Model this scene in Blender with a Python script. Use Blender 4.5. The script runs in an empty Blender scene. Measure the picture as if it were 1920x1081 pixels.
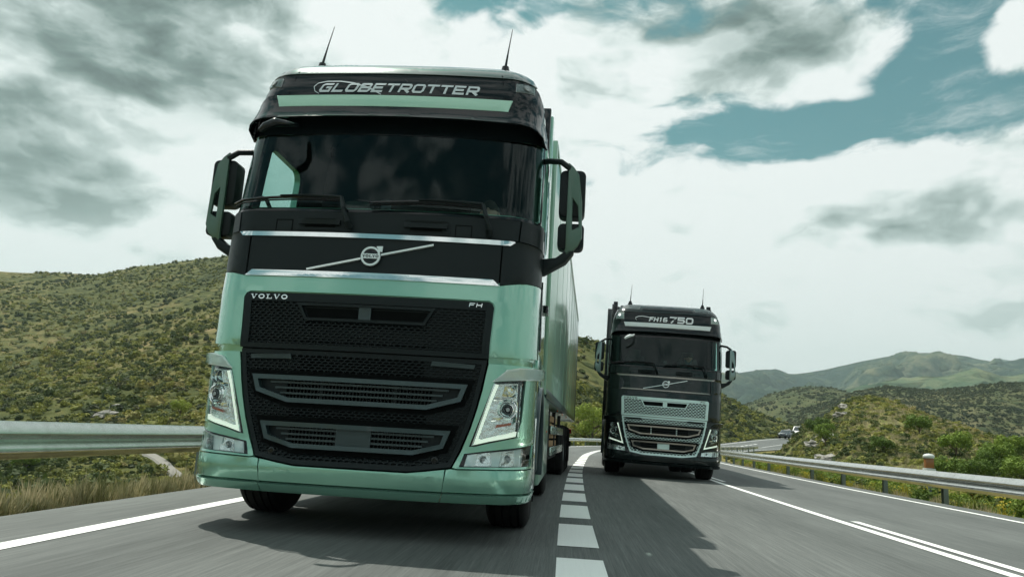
import bpy, bmesh, math, random
import numpy as np
from mathutils import Vector, Matrix, noise
from bisect import bisect_right

random.seed(7)
rng = np.random.default_rng(11)
scene = bpy.context.scene
COL = scene.collection

# ------------------------------------------------------------------ camera
cam_d = bpy.data.cameras.new("camera")
cam = bpy.data.objects.new("camera", cam_d)
COL.objects.link(cam)
scene.camera = cam
cam_d.sensor_width = 36.0
cam_d.lens = 27.19
cam_d.clip_start = 0.05
cam_d.clip_end = 20000
CM = Matrix(((0.9964574877942686, -0.044091912582855435, 0.07161269624529432),
             (0.062209370674197934, -0.1865507087962017, -0.9804737769302935),
             (0.05659036330555935, 0.9814554173738207, -0.18314692049970216)))
CM = Matrix((CM[0], CM[1], CM[2]))
# columns are camera axes: x right, y up, z backwards
m4 = CM.to_4x4(); m4.translation = Vector((0, 0, 0.776))
cam.matrix_world = m4

# ------------------------------------------------------------------ exposure
scene.view_settings.view_transform = 'Standard'
scene.view_settings.look = 'None'
scene.view_settings.exposure = 0.0
scene.view_settings.gamma = 1.0
scene.view_settings.use_curve_mapping = False

# ------------------------------------------------------------------ sun
SUN_DIR = Vector((0.36, -0.34, -1.0)).normalized()
sd = bpy.data.lights.new("sun", 'SUN'); sd.energy = 5.0; sd.angle = math.radians(0.5); sd.color = (1.0, 0.965, 0.88)
sun = bpy.data.objects.new("sun", sd); COL.objects.link(sun)
sun.rotation_euler = SUN_DIR.to_track_quat('-Z', 'Y').to_euler()
sun.location = (-30, 30, 80)
SUN_EL = math.asin(-SUN_DIR.z); SUN_ROT = math.atan2(-SUN_DIR.x, -SUN_DIR.y)

# ------------------------------------------------------------------ world
class NT:
    """small helper to write node trees as expressions"""
    def __init__(s, t): s.t = t; s.n = t.nodes; s.l = t.links
    def node(s, typ, **kw):
        n = s.n.new(typ)
        for k, v in kw.items(): setattr(n, k, v)
        return n
    def put(s, sock, v):
        if isinstance(v, bpy.types.NodeSocket): s.l.new(v, sock)
        elif v is not None: sock.default_value = v
    def m(s, op, a, b=None, c=None, clamp=False):
        n = s.node('ShaderNodeMath', operation=op, use_clamp=clamp)
        s.put(n.inputs[0], a)
        if b is not None: s.put(n.inputs[1], b)
        if c is not None: s.put(n.inputs[2], c)
        return n.outputs[0]
    def sep(s, v):
        n = s.node('ShaderNodeSeparateXYZ'); s.put(n.inputs[0], v); return n.outputs
    def comb(s, x, y, z):
        n = s.node('ShaderNodeCombineXYZ')
        for i, q in enumerate((x, y, z)): s.put(n.inputs[i], q)
        return n.outputs[0]
    def vm(s, op, a, b=None):
        n = s.node('ShaderNodeVectorMath', operation=op); s.put(n.inputs[0], a)
        if b is not None: s.put(n.inputs[1], b)
        return n.outputs[0]
    def noise(s, vec, scale, detail=6, rough=.55, dist=0.):
        n = s.node('ShaderNodeTexNoise'); s.put(n.inputs['Vector'], vec)
        n.inputs['Scale'].default_value = scale; n.inputs['Detail'].default_value = detail
        n.inputs['Roughness'].default_value = rough; n.inputs['Distortion'].default_value = dist
        return n.outputs['Fac']
    def voro(s, vec, scale, feature='F1', rnd=1.0):
        n = s.node('ShaderNodeTexVoronoi', feature=feature); s.put(n.inputs['Vector'], vec)
        n.inputs['Scale'].default_value = scale
        n.inputs['Randomness'].default_value = rnd
        return n
    def ss(s, v, lo, hi, a=0., b=1.):
        n = s.node('ShaderNodeMapRange', interpolation_type='SMOOTHSTEP'); s.put(n.inputs['Value'], v)
        s.put(n.inputs['From Min'], lo); s.put(n.inputs['From Max'], hi)
        n.inputs['To Min'].default_value = a; n.inputs['To Max'].default_value = b
        return n.outputs[0]
    def ramp(s, v, stops, interp='LINEAR'):
        n = s.node('ShaderNodeValToRGB'); s.put(n.inputs[0], v); cr = n.color_ramp; cr.interpolation = interp
        while len(cr.elements) < len(stops): cr.elements.new(0.5)
        for e, (p, c) in zip(cr.elements, stops):
            e.position = p; e.color = (*c, 1)
        return n.outputs[0]
    def mix(s, f, a, b, typ='MIX'):
        n = s.node('ShaderNodeMix', data_type='RGBA', blend_type=typ)
        s.put(n.inputs[0], f)
        for sock, v in ((n.inputs[6], a), (n.inputs[7], b)):
            if isinstance(v, tuple): v = (*v[:3], 1)
            s.put(sock, v)
        return n.outputs[2]

w = bpy.data.worlds.new("World"); scene.world = w; w.use_nodes = True
w.node_tree.nodes.clear()
W = NT(w.node_tree)
tc = W.node('ShaderNodeTexCoord').outputs['Generated']
dx, dy, dz = W.sep(W.vm('NORMALIZE', tc))
az = W.m('MULTIPLY', W.m('ARCTAN2', dx, dy), 180 / math.pi)
el = W.m('MULTIPLY', W.m('ARCSINE', dz), 180 / math.pi)
zc = W.m('ADD', W.m('MAXIMUM', dz, 0.0), 0.22)
px = W.m('DIVIDE', dx, zc); py = W.m('DIVIDE', dy, zc)
P = W.comb(px, py, 0.0)
def blob(a0, e0, sa, se, amp):
    u = W.m('DIVIDE', W.m('SUBTRACT', az, a0), sa); v = W.m('DIVIDE', W.m('SUBTRACT', el, e0), se)
    r = W.m('ADD', W.m('MULTIPLY', u, u), W.m('MULTIPLY', v, v))
    return W.m('MULTIPLY', W.m('EXPONENT', W.m('MULTIPLY', r, -1.0)), amp)
def total(l):
    o = l[0]
    for q in l[1:]: o = W.m('ADD', o, q)
    return o
D3 = W.comb(dx, dy, W.m('MULTIPLY', dz, 2.0))
def dens_at(off):
    v = W.vm('ADD', D3, off) if off else D3
    wp = W.comb(W.noise(v, 5.0, 3), W.noise(W.vm('ADD', v, (7., 3., 1.)), 5.0, 3), W.noise(W.vm('ADD', v, (1., 8., 4.)), 5.0, 3))
    v2 = W.vm('ADD', v, W.vm('MULTIPLY', wp, (.16, .16, .16)))
    n = W.noise(v2, 3.4, 12, .60)
    b1 = W.voro(v2, 7.5).outputs['Distance']; b2 = W.voro(v2, 17.).outputs['Distance']
    o = W.m('ADD', W.m('MULTIPLY', n, 1.45), W.m('MULTIPLY', W.m('SUBTRACT', .45, b1), .34))
    return W.m('ADD', o, W.m('MULTIPLY', W.m('SUBTRACT', .45, b2), .20)), v2
n1, v2 = dens_at(None)
n2, _v = dens_at((-0.022, 0.016, 0.060))
nb = W.noise(W.vm('ADD', D3, (3.1, 9.2, 0.)), 2.2, 6, .5)
nf = W.noise(v2, 13., 9, .62)
holes = total([blob(-4.5, 31.5, 5, 2.4, .42), blob(15.5, 21.7, 7, 1.7, .32), blob(26, 23.6, 4.6, 3.0, .44), blob(28.0, 28.3, 3.0, 3.4, .36), blob(20.5, 21.6, 6, 1.3, .20)])
fill = total([blob(-28, 18, 24, 20, .34), blob(22.5, 17.6, 7, 3.2, .34), blob(14.5, 27.5, 6, 3, .30), blob(31, 25.5, 2.5, 2.5, .40), blob(0, 3, 60, 11, .38), blob(10, 14, 10, 5, .22), blob(-2, 21, 8, 7, .2), blob(29.5, 16.5, 5, 3.5, .30)])
dens = W.m('ADD', W.m('ADD', n1, -.09), W.m('SUBTRACT', fill, holes))
dens = W.m('ADD', dens, W.m('MULTIPLY', W.m('SUBTRACT', nf, .5), .42))
cov = W.ss(dens, .46, .68)
wisp = W.m('MULTIPLY', W.ss(W.noise(W.vm('MULTIPLY', v2, (1., 1., 2.2)), 6., 10, .68), .48, .72), .38)
cov = W.m('MAXIMUM', cov, wisp)
lit = W.m('MULTIPLY', W.m('SUBTRACT', n1, n2), 1.7)
lit = W.m('MINIMUM', W.m('MAXIMUM', lit, -.40), .30)
dark = total([blob(-33, 21.5, 11, 5.2, 1.15), blob(-37, 14.0, 8, 2.6, .80), blob(-28, 30, 12, 3, .35), blob(-20, 21.5, 5, 2.5, .30), blob(15, 28.0, 8, 3.0, .85), blob(26.5, 15.4, 6.5, 2.0, 1.0), blob(20, 16.3, 4, 1.0, .35), blob(8, 30, 5, 3, .35), blob(19.5, 14.2, 6, 1.4, .18), blob(-20, 27, 8, 3, .18), blob(-30, 31, 14, 3.2, .25)])
dark = W.m('MULTIPLY', dark, W.ss(nb, .30, .62, .35, 1.0))
brt = total([blob(23, 19.3, 6, 1.3, .35), blob(-4, 18, 9, 8, .14), blob(-26, 14, 9, 3.0, .12), blob(-14, 29, 8, 3.5, .12), blob(0, 6, 90, 6, .06), blob(12, 12, 16, 6, .16)])
base = W.m('ADD', W.m('MULTIPLY', W.m('SUBTRACT', nb, .5), .6), 1.03)
br = W.m('ADD', W.m('SUBTRACT', W.m('ADD', W.m('ADD', base, lit), brt), dark), W.m('MULTIPLY', W.m('SUBTRACT', nf, .5), .22), clamp=True)
cl = W.ramp(br, [(0., (.055, .085, .080)), (.30, (.17, .24, .225)), (.60, (.46, .55, .53)), (.82, (.78, .86, .84)), (1., (.93, .97, .96))])
hz = W.m('EXPONENT', W.m('MULTIPLY', W.m('MAXIMUM', el, 0.0), -.22))
cl = W.mix(W.m('MULTIPLY', hz, .65), cl, (.78, .84, .815))
cov = W.m('MAXIMUM', cov, W.m('MULTIPLY', hz, 1.1), clamp=True)
sky = W.node('ShaderNodeTexSky', sky_type='NISHITA')
sky.sun_disc = False; sky.sun_elevation = SUN_EL; sky.sun_rotation = SUN_ROT
sky.air_density = 1.0; sky.dust_density = 1.5; sky.ozone_density = 1.0
skc = W.mix(1.0, sky.outputs[0], (0.32, .92, .70), 'MULTIPLY')
bg1 = W.node('ShaderNodeBackground'); W.put(bg1.inputs[0], skc); bg1.inputs[1].default_value = .085
bg2 = W.node('ShaderNodeBackground'); W.put(bg2.inputs[0], cl); bg2.inputs[1].default_value = 1.0
mx = W.node('ShaderNodeMixShader'); W.put(mx.inputs[0], cov)
W.l.new(bg1.outputs[0], mx.inputs[1]); W.l.new(bg2.outputs[0], mx.inputs[2])
wo = W.node('ShaderNodeOutputWorld'); W.l.new(mx.outputs[0], wo.inputs[0])

# ------------------------------------------------------------------ materials
MATS = {}
def mat_new(name):
    m = bpy.data.materials.new(name); m.use_nodes = True; m.node_tree.nodes.clear(); T = NT(m.node_tree)
    out = T.node('ShaderNodeOutputMaterial'); b = T.node('ShaderNodeBsdfPrincipled'); T.l.new(b.outputs[0], out.inputs[0])
    return m, T, b, out
def pbr(name, col, rough=.5, metal=0., coat=0., var=.12, vscale=3., bump=0., bscale=80., coat_r=.03, spec=.5, dirt=0.):
    m, T, b, out = mat_new(name)
    pos = T.node('ShaderNodeTexCoord').outputs['Object']
    n = T.noise(pos, vscale, 5)
    lo = tuple(c * (1 - var) for c in col); hi = tuple(min(1, c * (1 + var)) for c in col)
    c = T.mix(n, lo, hi)
    if dirt:
        d = T.ss(T.noise(pos, 6., 8, .7), .45, .75)
        c = T.mix(T.m('MULTIPLY', d, dirt), c, (.16, .145, .12))
    T.put(b.inputs['Base Color'], c)
    if coat > .5 or metal > .8: b.inputs['Roughness'].default_value = rough
    else: T.put(b.inputs['Roughness'], T.m('ADD', rough * .85, T.m('MULTIPLY', T.noise(pos, vscale * 7, 4), rough * .3)))
    b.inputs['Metallic'].default_value = metal
    b.inputs['Coat Weight'].default_value = coat; b.inputs['Coat Roughness'].default_value = coat_r
    b.inputs['Specular IOR Level'].default_value = spec
    if bump:
        bp = T.node('ShaderNodeBump'); bp.inputs['Strength'].default_value = bump; bp.inputs['Distance'].default_value = .01
        T.put(bp.inputs['Height'], T.noise(pos, bscale, 6)); T.l.new(bp.outputs[0], b.inputs['Normal'])
    MATS[name] = m
    return m
def emis(name, col, st):
    m, T, b, out = mat_new(name)
    b.inputs['Base Color'].default_value = (*col, 1); b.inputs['Roughness'].default_value = .3
    b.inputs['Emission Color'].default_value = (*col, 1); b.inputs['Emission Strength'].default_value = st
    MATS[name] = m
    return m
def glass(name, tint, rough=.0, f0=1.0, kk=1.0):
    m, T, b, out = mat_new(name)
    T.n.remove(b)
    tr = T.node('ShaderNodeBsdfTransparent'); tr.inputs[0].default_value = (*tint, 1)
    gl = T.node('ShaderNodeBsdfGlossy'); gl.inputs['Roughness'].default_value = rough; gl.inputs[0].default_value = (f0 * .86, f0, f0, 1)
    fr = T.node('ShaderNodeFresnel'); fr.inputs[0].default_value = 1.5
    k = T.m('MULTIPLY', fr.outputs[0], kk, clamp=True)
    mx = T.node('ShaderNodeMixShader'); T.put(mx.inputs[0], k); T.l.new(tr.outputs[0], mx.inputs[1]); T.l.new(gl.outputs[0], mx.inputs[2])
    T.l.new(mx.outputs[0], out.inputs[0]); MATS[name] = m
    return m

M_GREEN = pbr('green_paint', (.25, .50, .385), .24, .60, 1.0, .03, 2.)
M_ROOFDARK = pbr('roof_dark_green', (.045, .075, .066), .22, .5, 1.0, .05, 2.)
M_BLACKPAINT = pbr('dark_paint', (.005, .012, .012), .20, .3, .55, .03, 2., spec=.3)
M_PLASTIC = pbr('dark_plastic', (.007, .013, .014), .40, 0, .0, .12, 4., bump=.15, bscale=400., spec=.22, dirt=.015)
M_PLASTIC2 = pbr('grey_plastic', (.030, .050, .052), .38, .1, .0, .1, 4., bump=.1, bscale=300.)
M_TRIM = pbr('trim_grey', (.036, .064, .068), .30, .3, .3, .08, 4.)
M_BLACK = pbr('gloss_black', (.004, .007, .008), .14, 0, .35, .1, 3., spec=.25)
M_VOID = pbr('void_black', (.003, .004, .004), .9, 0, 0, .2, 5., spec=.1)
M_RUBBER = pbr('rubber', (.010, .010, .010), .75, 0, 0, .2, 8., bump=.4, bscale=150., spec=.2, dirt=.04)
M_CHROME = pbr('chrome', (.86, .88, .87), .06, 1., 0, .02, 3.)
M_MIRGREEN = pbr('mirror_green', (.075, .140, .105), .35, .3, .3, .04, 3.)
M_CLEAR = pbr('clear_lens_white', (.86, .93, .92), .12, .15, .9, .05, 30.)
M_DKMIRROR = pbr('mirror_shell_grey', (.22, .31, .30), .22, .4, .8, .05, 3.)
M_SATIN = pbr('satin_metal', (.84, .90, .90), .14, .85, 0, .05, 5.)
M_DKCHROME = pbr('dark_chrome', (.30, .27, .24), .18, .9, 0, .05, 5.)
M_SILVER = pbr('silver_grille', (.72, .90, .86), .34, .2, .2, .06, 6.)
M_LETTER = pbr('letter_print', (.62, .68, .70), .35, .2, 0, .05, 5.)
M_LETTERW = pbr('letter_white', (.82, .84, .84), .35, 0, 0, .05, 5.)
M_FAINT = pbr('letter_faint', (.035, .042, .045), .3, 0, 0, .05, 5.)
M_BAND = pbr('band_green', (.40, .68, .54), .3, .2, .8, .03, 3.)
M_BANDW = pbr('band_white', (.88, .93, .93), .3, 0, .8, .03, 3.)
M_REFL = pbr('reflector', (.80, .84, .84), .14, 1., 0, .25, 30., bump=.9, bscale=26.)
M_LAMPGREY = pbr('lamp_inner', (.32, .35, .35), .25, .4, 0, .4, 40., bump=.5, bscale=50.)
M_DRL = emis('daytime_light', (.90, 1.0, .86), .55)
M_SPOT = emis('spot_light', (.95, 1.0, .97), 1.6)
M_ORANGE = pbr('orange_lens', (.55, .10, .03), .2, 0, .8, .3, 40.)
M_RED = pbr('red_lens', (.45, .02, .015), .2, 0, .8, .2, 40.)
M_WS = glass('windscreen_glass', (.60, .80, .76), .03, .62)
M_LENS = glass('lamp_lens', (.93, .96, .95), .0, .9)
M_SIDEGL = glass('side_glass', (.72, .93, .88), .0, .9, .35)
M_INT = pbr('cab_lining', (.022, .030, .030), .8, 0, 0, .2, 3.)
M_INTDK = pbr('dashboard', (.012, .015, .015), .6, 0, 0, .2, 5.)
M_SEAT = pbr('seat_fabric', (.06, .075, .075), .9, 0, 0, .25, 12.)
M_CHASSIS = pbr('chassis', (.012, .013, .013), .6, .3, 0, .3, 5., dirt=.08)
M_WOOD = pbr('pallet_wood', (.32, .20, .10), .8, 0, 0, .3, 8.)
M_ALU = pbr('tank_alu', (.50, .60, .54), .2, .85, 0, .08, 4.)
M_SKIN = pbr('skin', (.48, .27, .20), .55, 0, 0, .06, 5.)
M_SHIRT = pbr('shirt', (.10, .13, .14), .85, 0, 0, .1, 8.)
M_HAIR = pbr('hair', (.05, .035, .025), .8, 0, 0, .2, 20.)
M_GALV = pbr('galvanised', (.60, .615, .59), .27, .95, 0, .14, 5., bump=.14, bscale=30., dirt=.25)
M_POST = pbr('post_steel', (.17, .21, .20), .5, .5, 0, .2, 6., dirt=.2)
M_BARK = pbr('bark', (.10, .075, .05), .9, 0, 0, .3, 10., bump=.5, bscale=40.)
M_MWHITE = pbr('marker_white', (.62, .66, .63), .5, 0, 0, .06, 10., dirt=.1)
M_MORANGE = pbr('marker_orange', (.30, .12, .035), .4, 0, .3, .2, 10.)
M_TYRERIM = pbr('wheel_rim', (.30, .34, .33), .3, .8, 0, .1, 6.)

def trailer_mat(name, col, rough):
    m, T, b, out = mat_new(name)
    pos = T.node('ShaderNodeTexCoord').outputs['Object']
    x, y, z = T.sep(pos)
    a = T.m('ADD', T.m('MULTIPLY', y, 2.6), T.m('MULTIPLY', z, 4.0)); bq = T.m('SUBTRACT', T.m('MULTIPLY', y, 2.6), T.m('MULTIPLY', z, 4.0))
    fa = T.m('ABSOLUTE', T.m('SUBTRACT', T.m('FRACT', a), .5)); fb = T.m('ABSOLUTE', T.m('SUBTRACT', T.m('FRACT', bq), .5))
    d = T.m('MULTIPLY', T.ss(fa, .10, .2), T.ss(fb, .10, .2))
    side = T.ss(y, 3.4, 3.7)
    n = T.noise(pos, 1.5, 4)
    c1 = T.mix(n, tuple(c * .94 for c in col), tuple(min(1, c * 1.05) for c in col))
    c = T.mix(T.m('MULTIPLY', T.m('MULTIPLY', d, side), .5), c1, tuple(c * .62 for c in col))
    T.put(b.inputs['Base Color'], c); b.inputs['Roughness'].default_value = rough
    b.inputs['Coat Weight'].default_value = .7; b.inputs['Coat Roughness'].default_value = .08; b.inputs['Metallic'].default_value = .25
    return m
M_TRAILER = trailer_mat('trailer_side', (.30, .50, .38), .28)
M_TRAILERDK = trailer_mat('trailer_dark', (.015, .024, .024), .3)

def foliage_mat(name, stops, trans=.25, rough=.7):
    m, T, b, out = mat_new(name)
    oi = T.node('ShaderNodeObjectInfo').outputs['Random']
    pos = T.node('ShaderNodeNewGeometry').outputs['Position']
    big = T.noise(pos, .035, 4)
    r = T.m('ADD', T.m('MULTIPLY', oi, .62), T.m('MULTIPLY', T.m('SUBTRACT', big, .5), 1.5))
    r = T.m('ADD', r, T.m('MULTIPLY', T.m('SUBTRACT', T.noise(pos, 2.3, 3), .5), .4))
    r = T.m('ADD', r, .19, clamp=True)
    c = T.ramp(r, stops)
    T.put(b.inputs['Base Color'], c); b.inputs['Roughness'].default_value = rough; b.inputs['Specular IOR Level'].default_value = .25
    tl = T.node('ShaderNodeBsdfTranslucent'); T.put(tl.inputs[0], c)
    mx = T.node('ShaderNodeMixShader'); mx.inputs[0].default_value = trans
    T.l.new(b.outputs[0], mx.inputs[1]); T.l.new(tl.outputs[0], mx.inputs[2]); T.l.new(mx.outputs[0], out.inputs[0])
    return m
M_SCRUB = foliage_mat('scrub_leaves', [(0., (.030, .050, .014)), (.3, (.065, .095, .024)), (.50, (.12, .14, .034)), (.72, (.26, .27, .052)), (1., (.33, .27, .12))])
M_SCRUBDK = foliage_mat('dark_scrub_leaves', [(0., (.030, .045, .020)), (.5, (.055, .072, .028)), (1., (.12, .115, .05))])
M_BUSH = foliage_mat('bush_leaves', [(0., (.060, .105, .018)), (.4, (.125, .195, .030)), (.75, (.21, .29, .04)), (1., (.32, .36, .06))])
M_GRASS = foliage_mat('grass_blades', [(0., (.12, .14, .05)), (.22, (.25, .235, .11)), (.5, (.42, .37, .22)), (1., (.54, .46, .30))], .3)
M_FLOWER = foliage_mat('flower_plants', [(0., (.05, .10, .02)), (.5, (.12, .17, .03)), (.8, (.42, .36, .04)), (1., (.50, .42, .05))], .3)

def hill_mat(name, stops, spots=1.0, scale=1.0, dark_amt=.5):
    m, T, b, out = mat_new(name)
    pos = T.node('ShaderNodeNewGeometry').outputs['Position']
    n = T.noise(pos, .02 * scale, 8, .6); f = T.noise(pos, .22 * scale, 8, .65)
    r = T.m('ADD', T.m('MULTIPLY', n, .9), T.m('MULTIPLY', T.m('SUBTRACT', f, .5), .8), clamp=True)
    c = T.ramp(r, stops)
    v = T.voro(pos, .30 * scale)
    sp = T.ss(v.outputs['Distance'], .55, .25)
    sp = T.m('MULTIPLY', sp, T.ss(T.noise(pos, .05 * scale, 4), .35, .6))
    c = T.mix(T.m('MULTIPLY', sp, dark_amt * spots), c, (.030, .048, .018))
    T.put(b.inputs['Base Color'], c); b.inputs['Roughness'].default_value = .95; b.inputs['Specular IOR Level'].default_value = .1
    bp = T.node('ShaderNodeBump'); bp.inputs['Strength'].default_value = .9; bp.inputs['Distance'].default_value = 1.2 / scale
    T.put(bp.inputs['Height'], T.m('ADD', f, T.m('MULTIPLY', sp, .8))); T.l.new(bp.outputs[0], b.inputs['Normal'])
    return m
HS = [(.28, (.050, .062, .020)), (.44, (.095, .105, .034)), (.56, (.16, .145, .055)), (.70, (.29, .22, .115))]
M_HILL = hill_mat('hill_soil', HS, 1., 1., .6)
M_MOUND = hill_mat('mound_soil', [(.25, (.07, .09, .028)), (.45, (.14, .155, .045)), (.65, (.25, .225, .085)), (.85, (.36, .29, .14))], 1., 3., .4)
M_FAR1 = hill_mat('far_hill_dark', [(.34, (.050, .066, .030)), (.5, (.088, .100, .044)), (.70, (.15, .14, .07))], 1., .45, .85)
M_FAR2 = hill_mat('far_hill_light', [(.36, (.035, .075, .042)), (.5, (.085, .125, .066)), (.66, (.17, .18, .10))], 1., .10, .8)
M_FAR3 = hill_mat('mountain', [(.38, (.008, .026, .018)), (.5, (.030, .055, .034)), (.62, (.13, .135, .078))], 1., .12, .95)  # tone range widened to stand in for shading of the folds
M_GROUND = hill_mat('verge_soil', [(.25, (.10, .11, .035)), (.45, (.20, .18, .065)), (.65, (.33, .26, .12)), (.85, (.42, .33, .18))], .6, 8., .35)

def asphalt():
    m, T, b, out = mat_new('asphalt')
    uvn = T.node('ShaderNodeUVMap'); x, y, z = T.sep(uvn.outputs[0])
    st = T.noise(T.comb(T.m('MULTIPLY', x, 26.), T.m('MULTIPLY', y, .55), 0.), 1., 5, .6)
    st2 = T.noise(T.comb(T.m('MULTIPLY', x, 90.), T.m('MULTIPLY', y, 1.6), 4.), 1., 4, .7)
    mid = T.noise(T.comb(T.m('MULTIPLY', x, 1.4), T.m('MULTIPLY', y, .25), 8.), 1., 5)
    ag = T.noise(T.comb(x, y, 2.), 130., 5, .7)
    v = T.m('ADD', T.m('ADD', T.m('MULTIPLY', T.m('SUBTRACT', st, .5), .75), T.m('MULTIPLY', T.m('SUBTRACT', st2, .5), 1.1)), T.m('MULTIPLY', T.m('SUBTRACT', mid, .5), .7))
    v = T.m('ADD', v, T.m('MULTIPLY', T.m('SUBTRACT', ag, .5), .7))
    for c0 in (-2.55, -.75, .85, 2.3, 3.9, 5.4):
        q = T.m('DIVIDE', T.m('SUBTRACT', T.m('ADD', x, T.m('MULTIPLY', T.m('SUBTRACT', mid, .5), .25)), c0), .30)
        v = T.m('SUBTRACT', v, T.m('MULTIPLY', T.m('EXPONENT', T.m('MULTIPLY', T.m('MULTIPLY', q, q), -1.)), .13))
    v = T.m('ADD', v, .5, clamp=True)
    c = T.ramp(v, [(0., (.044, .051, .048)), (.5, (.106, .116, .110)), (1., (.20, .215, .203))])
    T.put(b.inputs['Base Color'], c); b.inputs['Roughness'].default_value = .72; b.inputs['Specular IOR Level'].default_value = .35
    bp = T.node('ShaderNodeBump'); bp.inputs['Strength'].default_value = .5; bp.inputs['Distance'].default_value = .006
    T.put(bp.inputs['Height'], T.m('ADD', ag, st2)); T.l.new(bp.outputs[0], b.inputs['Normal'])
    return m
M_ASPHALT = asphalt()
def paint_line():
    m, T, b, out = mat_new('road_paint')
    uvn = T.node('ShaderNodeUVMap'); x, y, z = T.sep(uvn.outputs[0])
    a = T.noise(T.comb(T.m('MULTIPLY', x, 60.), T.m('MULTIPLY', y, 1.2), 0.), 1., 5, .7)
    g = T.noise(T.comb(x, y, 1.), 60., 6, .75)
    wv = T.m('ADD', T.m('MULTIPLY', a, .6), T.m('MULTIPLY', g, .5))
    c = T.ramp(wv, [(.28, (.24, .25, .24)), (.36, (.84, .86, .82)), (.75, (.92, .94, .90))])
    T.put(b.inputs['Base Color'], c); b.inputs['Roughness'].default_value = .6
    return m
M_PAINT = paint_line()
def rock_mat():
    m, T, b, out = mat_new('rock')
    pos = T.node('ShaderNodeNewGeometry').outputs['Position']
    n = T.noise(pos, 1.4, 9, .7)
    T.put(b.inputs['Base Color'], T.ramp(n, [(.35, (.07, .07, .06)), (.5, (.22, .21, .185)), (.65, (.42, .40, .36))]))
    b.inputs['Roughness'].default_value = .9
    bp = T.node('ShaderNodeBump'); bp.inputs['Strength'].default_value = .8; bp.inputs['Distance'].default_value = .1
    T.put(bp.inputs['Height'], n); T.l.new(bp.outputs[0], b.inputs['Normal'])
    return m
M_ROCK = rock_mat()

# ------------------------------------------------------------------ mesh helpers
def link(name, me, mat=None, parent=None, **props):
    o = bpy.data.objects.new(name, me); COL.objects.link(o)
    if mat is not None: me.materials.append(mat)
    if parent is not None: o.parent = parent
    for k, v in props.items(): o[k] = v
    return o
def finish(bm, name, mat, parent=None, smooth=40, **props):
    if smooth:
        lim = math.radians(smooth)
        for f in bm.faces: f.smooth = True
        for e in bm.edges:
            if len(e.link_faces) == 2 and e.calc_face_angle(0) > lim: e.smooth = False
    me = bpy.data.meshes.new(name); bm.to_mesh(me); bm.free()
    return link(name, me, mat, parent, **props)
def empty(name, loc=(0, 0, 0), rot=(0, 0, 0), **props):
    o = bpy.data.objects.new(name, None); COL.objects.link(o); o.location = loc; o.rotation_euler = rot
    o.empty_display_size = .2
    for k, v in props.items(): o[k] = v
    return o
def tris_fill(bm, loops):
    es = []
    for lp in loops:
        vs = [bm.verts.new((p[0], p[1], 0)) for p in lp]
        es += [bm.edges.new((vs[i], vs[(i + 1) % len(vs)])) for i in range(len(vs))]
    bmesh.ops.triangle_fill(bm, use_beauty=True, edges=es)
    for f in bm.faces:
        f.normal_update()
        if f.normal.z < 0: f.normal_flip()
def panel(name, poly, mat, parent, fn, d=0., th=.02, holes=(), step=.06, bev=.004, dth=None, **props):
    bm = bmesh.new()
    tris_fill(bm, [poly] + list(holes))
    for e in bm.edges: e.seam = False
    us = [p[0] for p in poly]; zs = [p[1] for p in poly]
    if step:
        for ax, (lo, hi) in enumerate(((min(us), max(us)), (min(zs), max(zs)))):
            k = math.floor(lo / step) + 1
            while k * step < hi - 1e-4:
                co = [0, 0, 0]; no = [0, 0, 0]; co[ax] = k * step; no[ax] = 1
                r = bmesh.ops.bisect_plane(bm, geom=bm.verts[:] + bm.edges[:] + bm.faces[:], dist=1e-5, plane_co=co, plane_no=no)
                for g in r['geom_cut']:
                    if isinstance(g, bmesh.types.BMEdge): g.seam = True
                k += 1
        ds = [e for e in bm.edges if not e.seam and len(e.link_faces) == 2]
        bmesh.ops.dissolve_edges(bm, edges=ds, use_verts=False, use_face_split=False)
    for e in bm.edges: e.seam = False
    bnd = [(l.vert, l.link_loop_next.vert) for e in bm.edges if len(e.link_faces) == 1 for l in e.link_loops]
    back = {}
    flat = {v: (v.co.x, v.co.y) for v in bm.verts}
    if th:
        for a, b_ in bnd:
            for v in (a, b_):
                if v not in back: back[v] = bm.verts.new(fn(*flat[v], d - th))
    for v, (u, z) in flat.items(): v.co = fn(u, z, d)
    if th:
        for a, b_ in bnd: bm.faces.new((b_, a, back[a], back[b_]))
        if bev:
            es = [e for e in (bm.edges.get((a, b_)) for a, b_ in bnd) if e]
            bmesh.ops.bevel(bm, geom=es, offset=bev, segments=2, affect='EDGES', clamp_overlap=True, profile=.6)
    return finish(bm, name, mat, parent, **props)
def inset(poly, w):
    n = len(poly); out = []
    A = sum(poly[i][0] * poly[(i + 1) % n][1] - poly[(i + 1) % n][0] * poly[i][1] for i in range(n))
    s = 1 if A > 0 else -1
    for i in range(n):
        p0, p1, p2 = poly[i - 1], poly[i], poly[(i + 1) % n]
        d1 = (p1[0] - p0[0], p1[1] - p0[1]); d2 = (p2[0] - p1[0], p2[1] - p1[1])
        l1 = math.hypot(*d1); l2 = math.hypot(*d2)
        n1 = (-d1[1] / l1 * s, d1[0] / l1 * s); n2 = (-d2[1] / l2 * s, d2[0] / l2 * s)
        k = 1 + n1[0] * n2[0] + n1[1] * n2[1]
        k = max(k, .3)
        out.append((p1[0] + (n1[0] + n2[0]) / k * w, p1[1] + (n1[1] + n2[1]) / k * w))
    return out
def mir(poly): return [(-p[0], p[1]) for p in poly][::-1]
def ring(name, poly, wd, mat, parent, fn, d, th, **kw):
    return panel(name, poly, mat, parent, fn, d, th, holes=[inset(poly, wd)], **kw)
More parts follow.
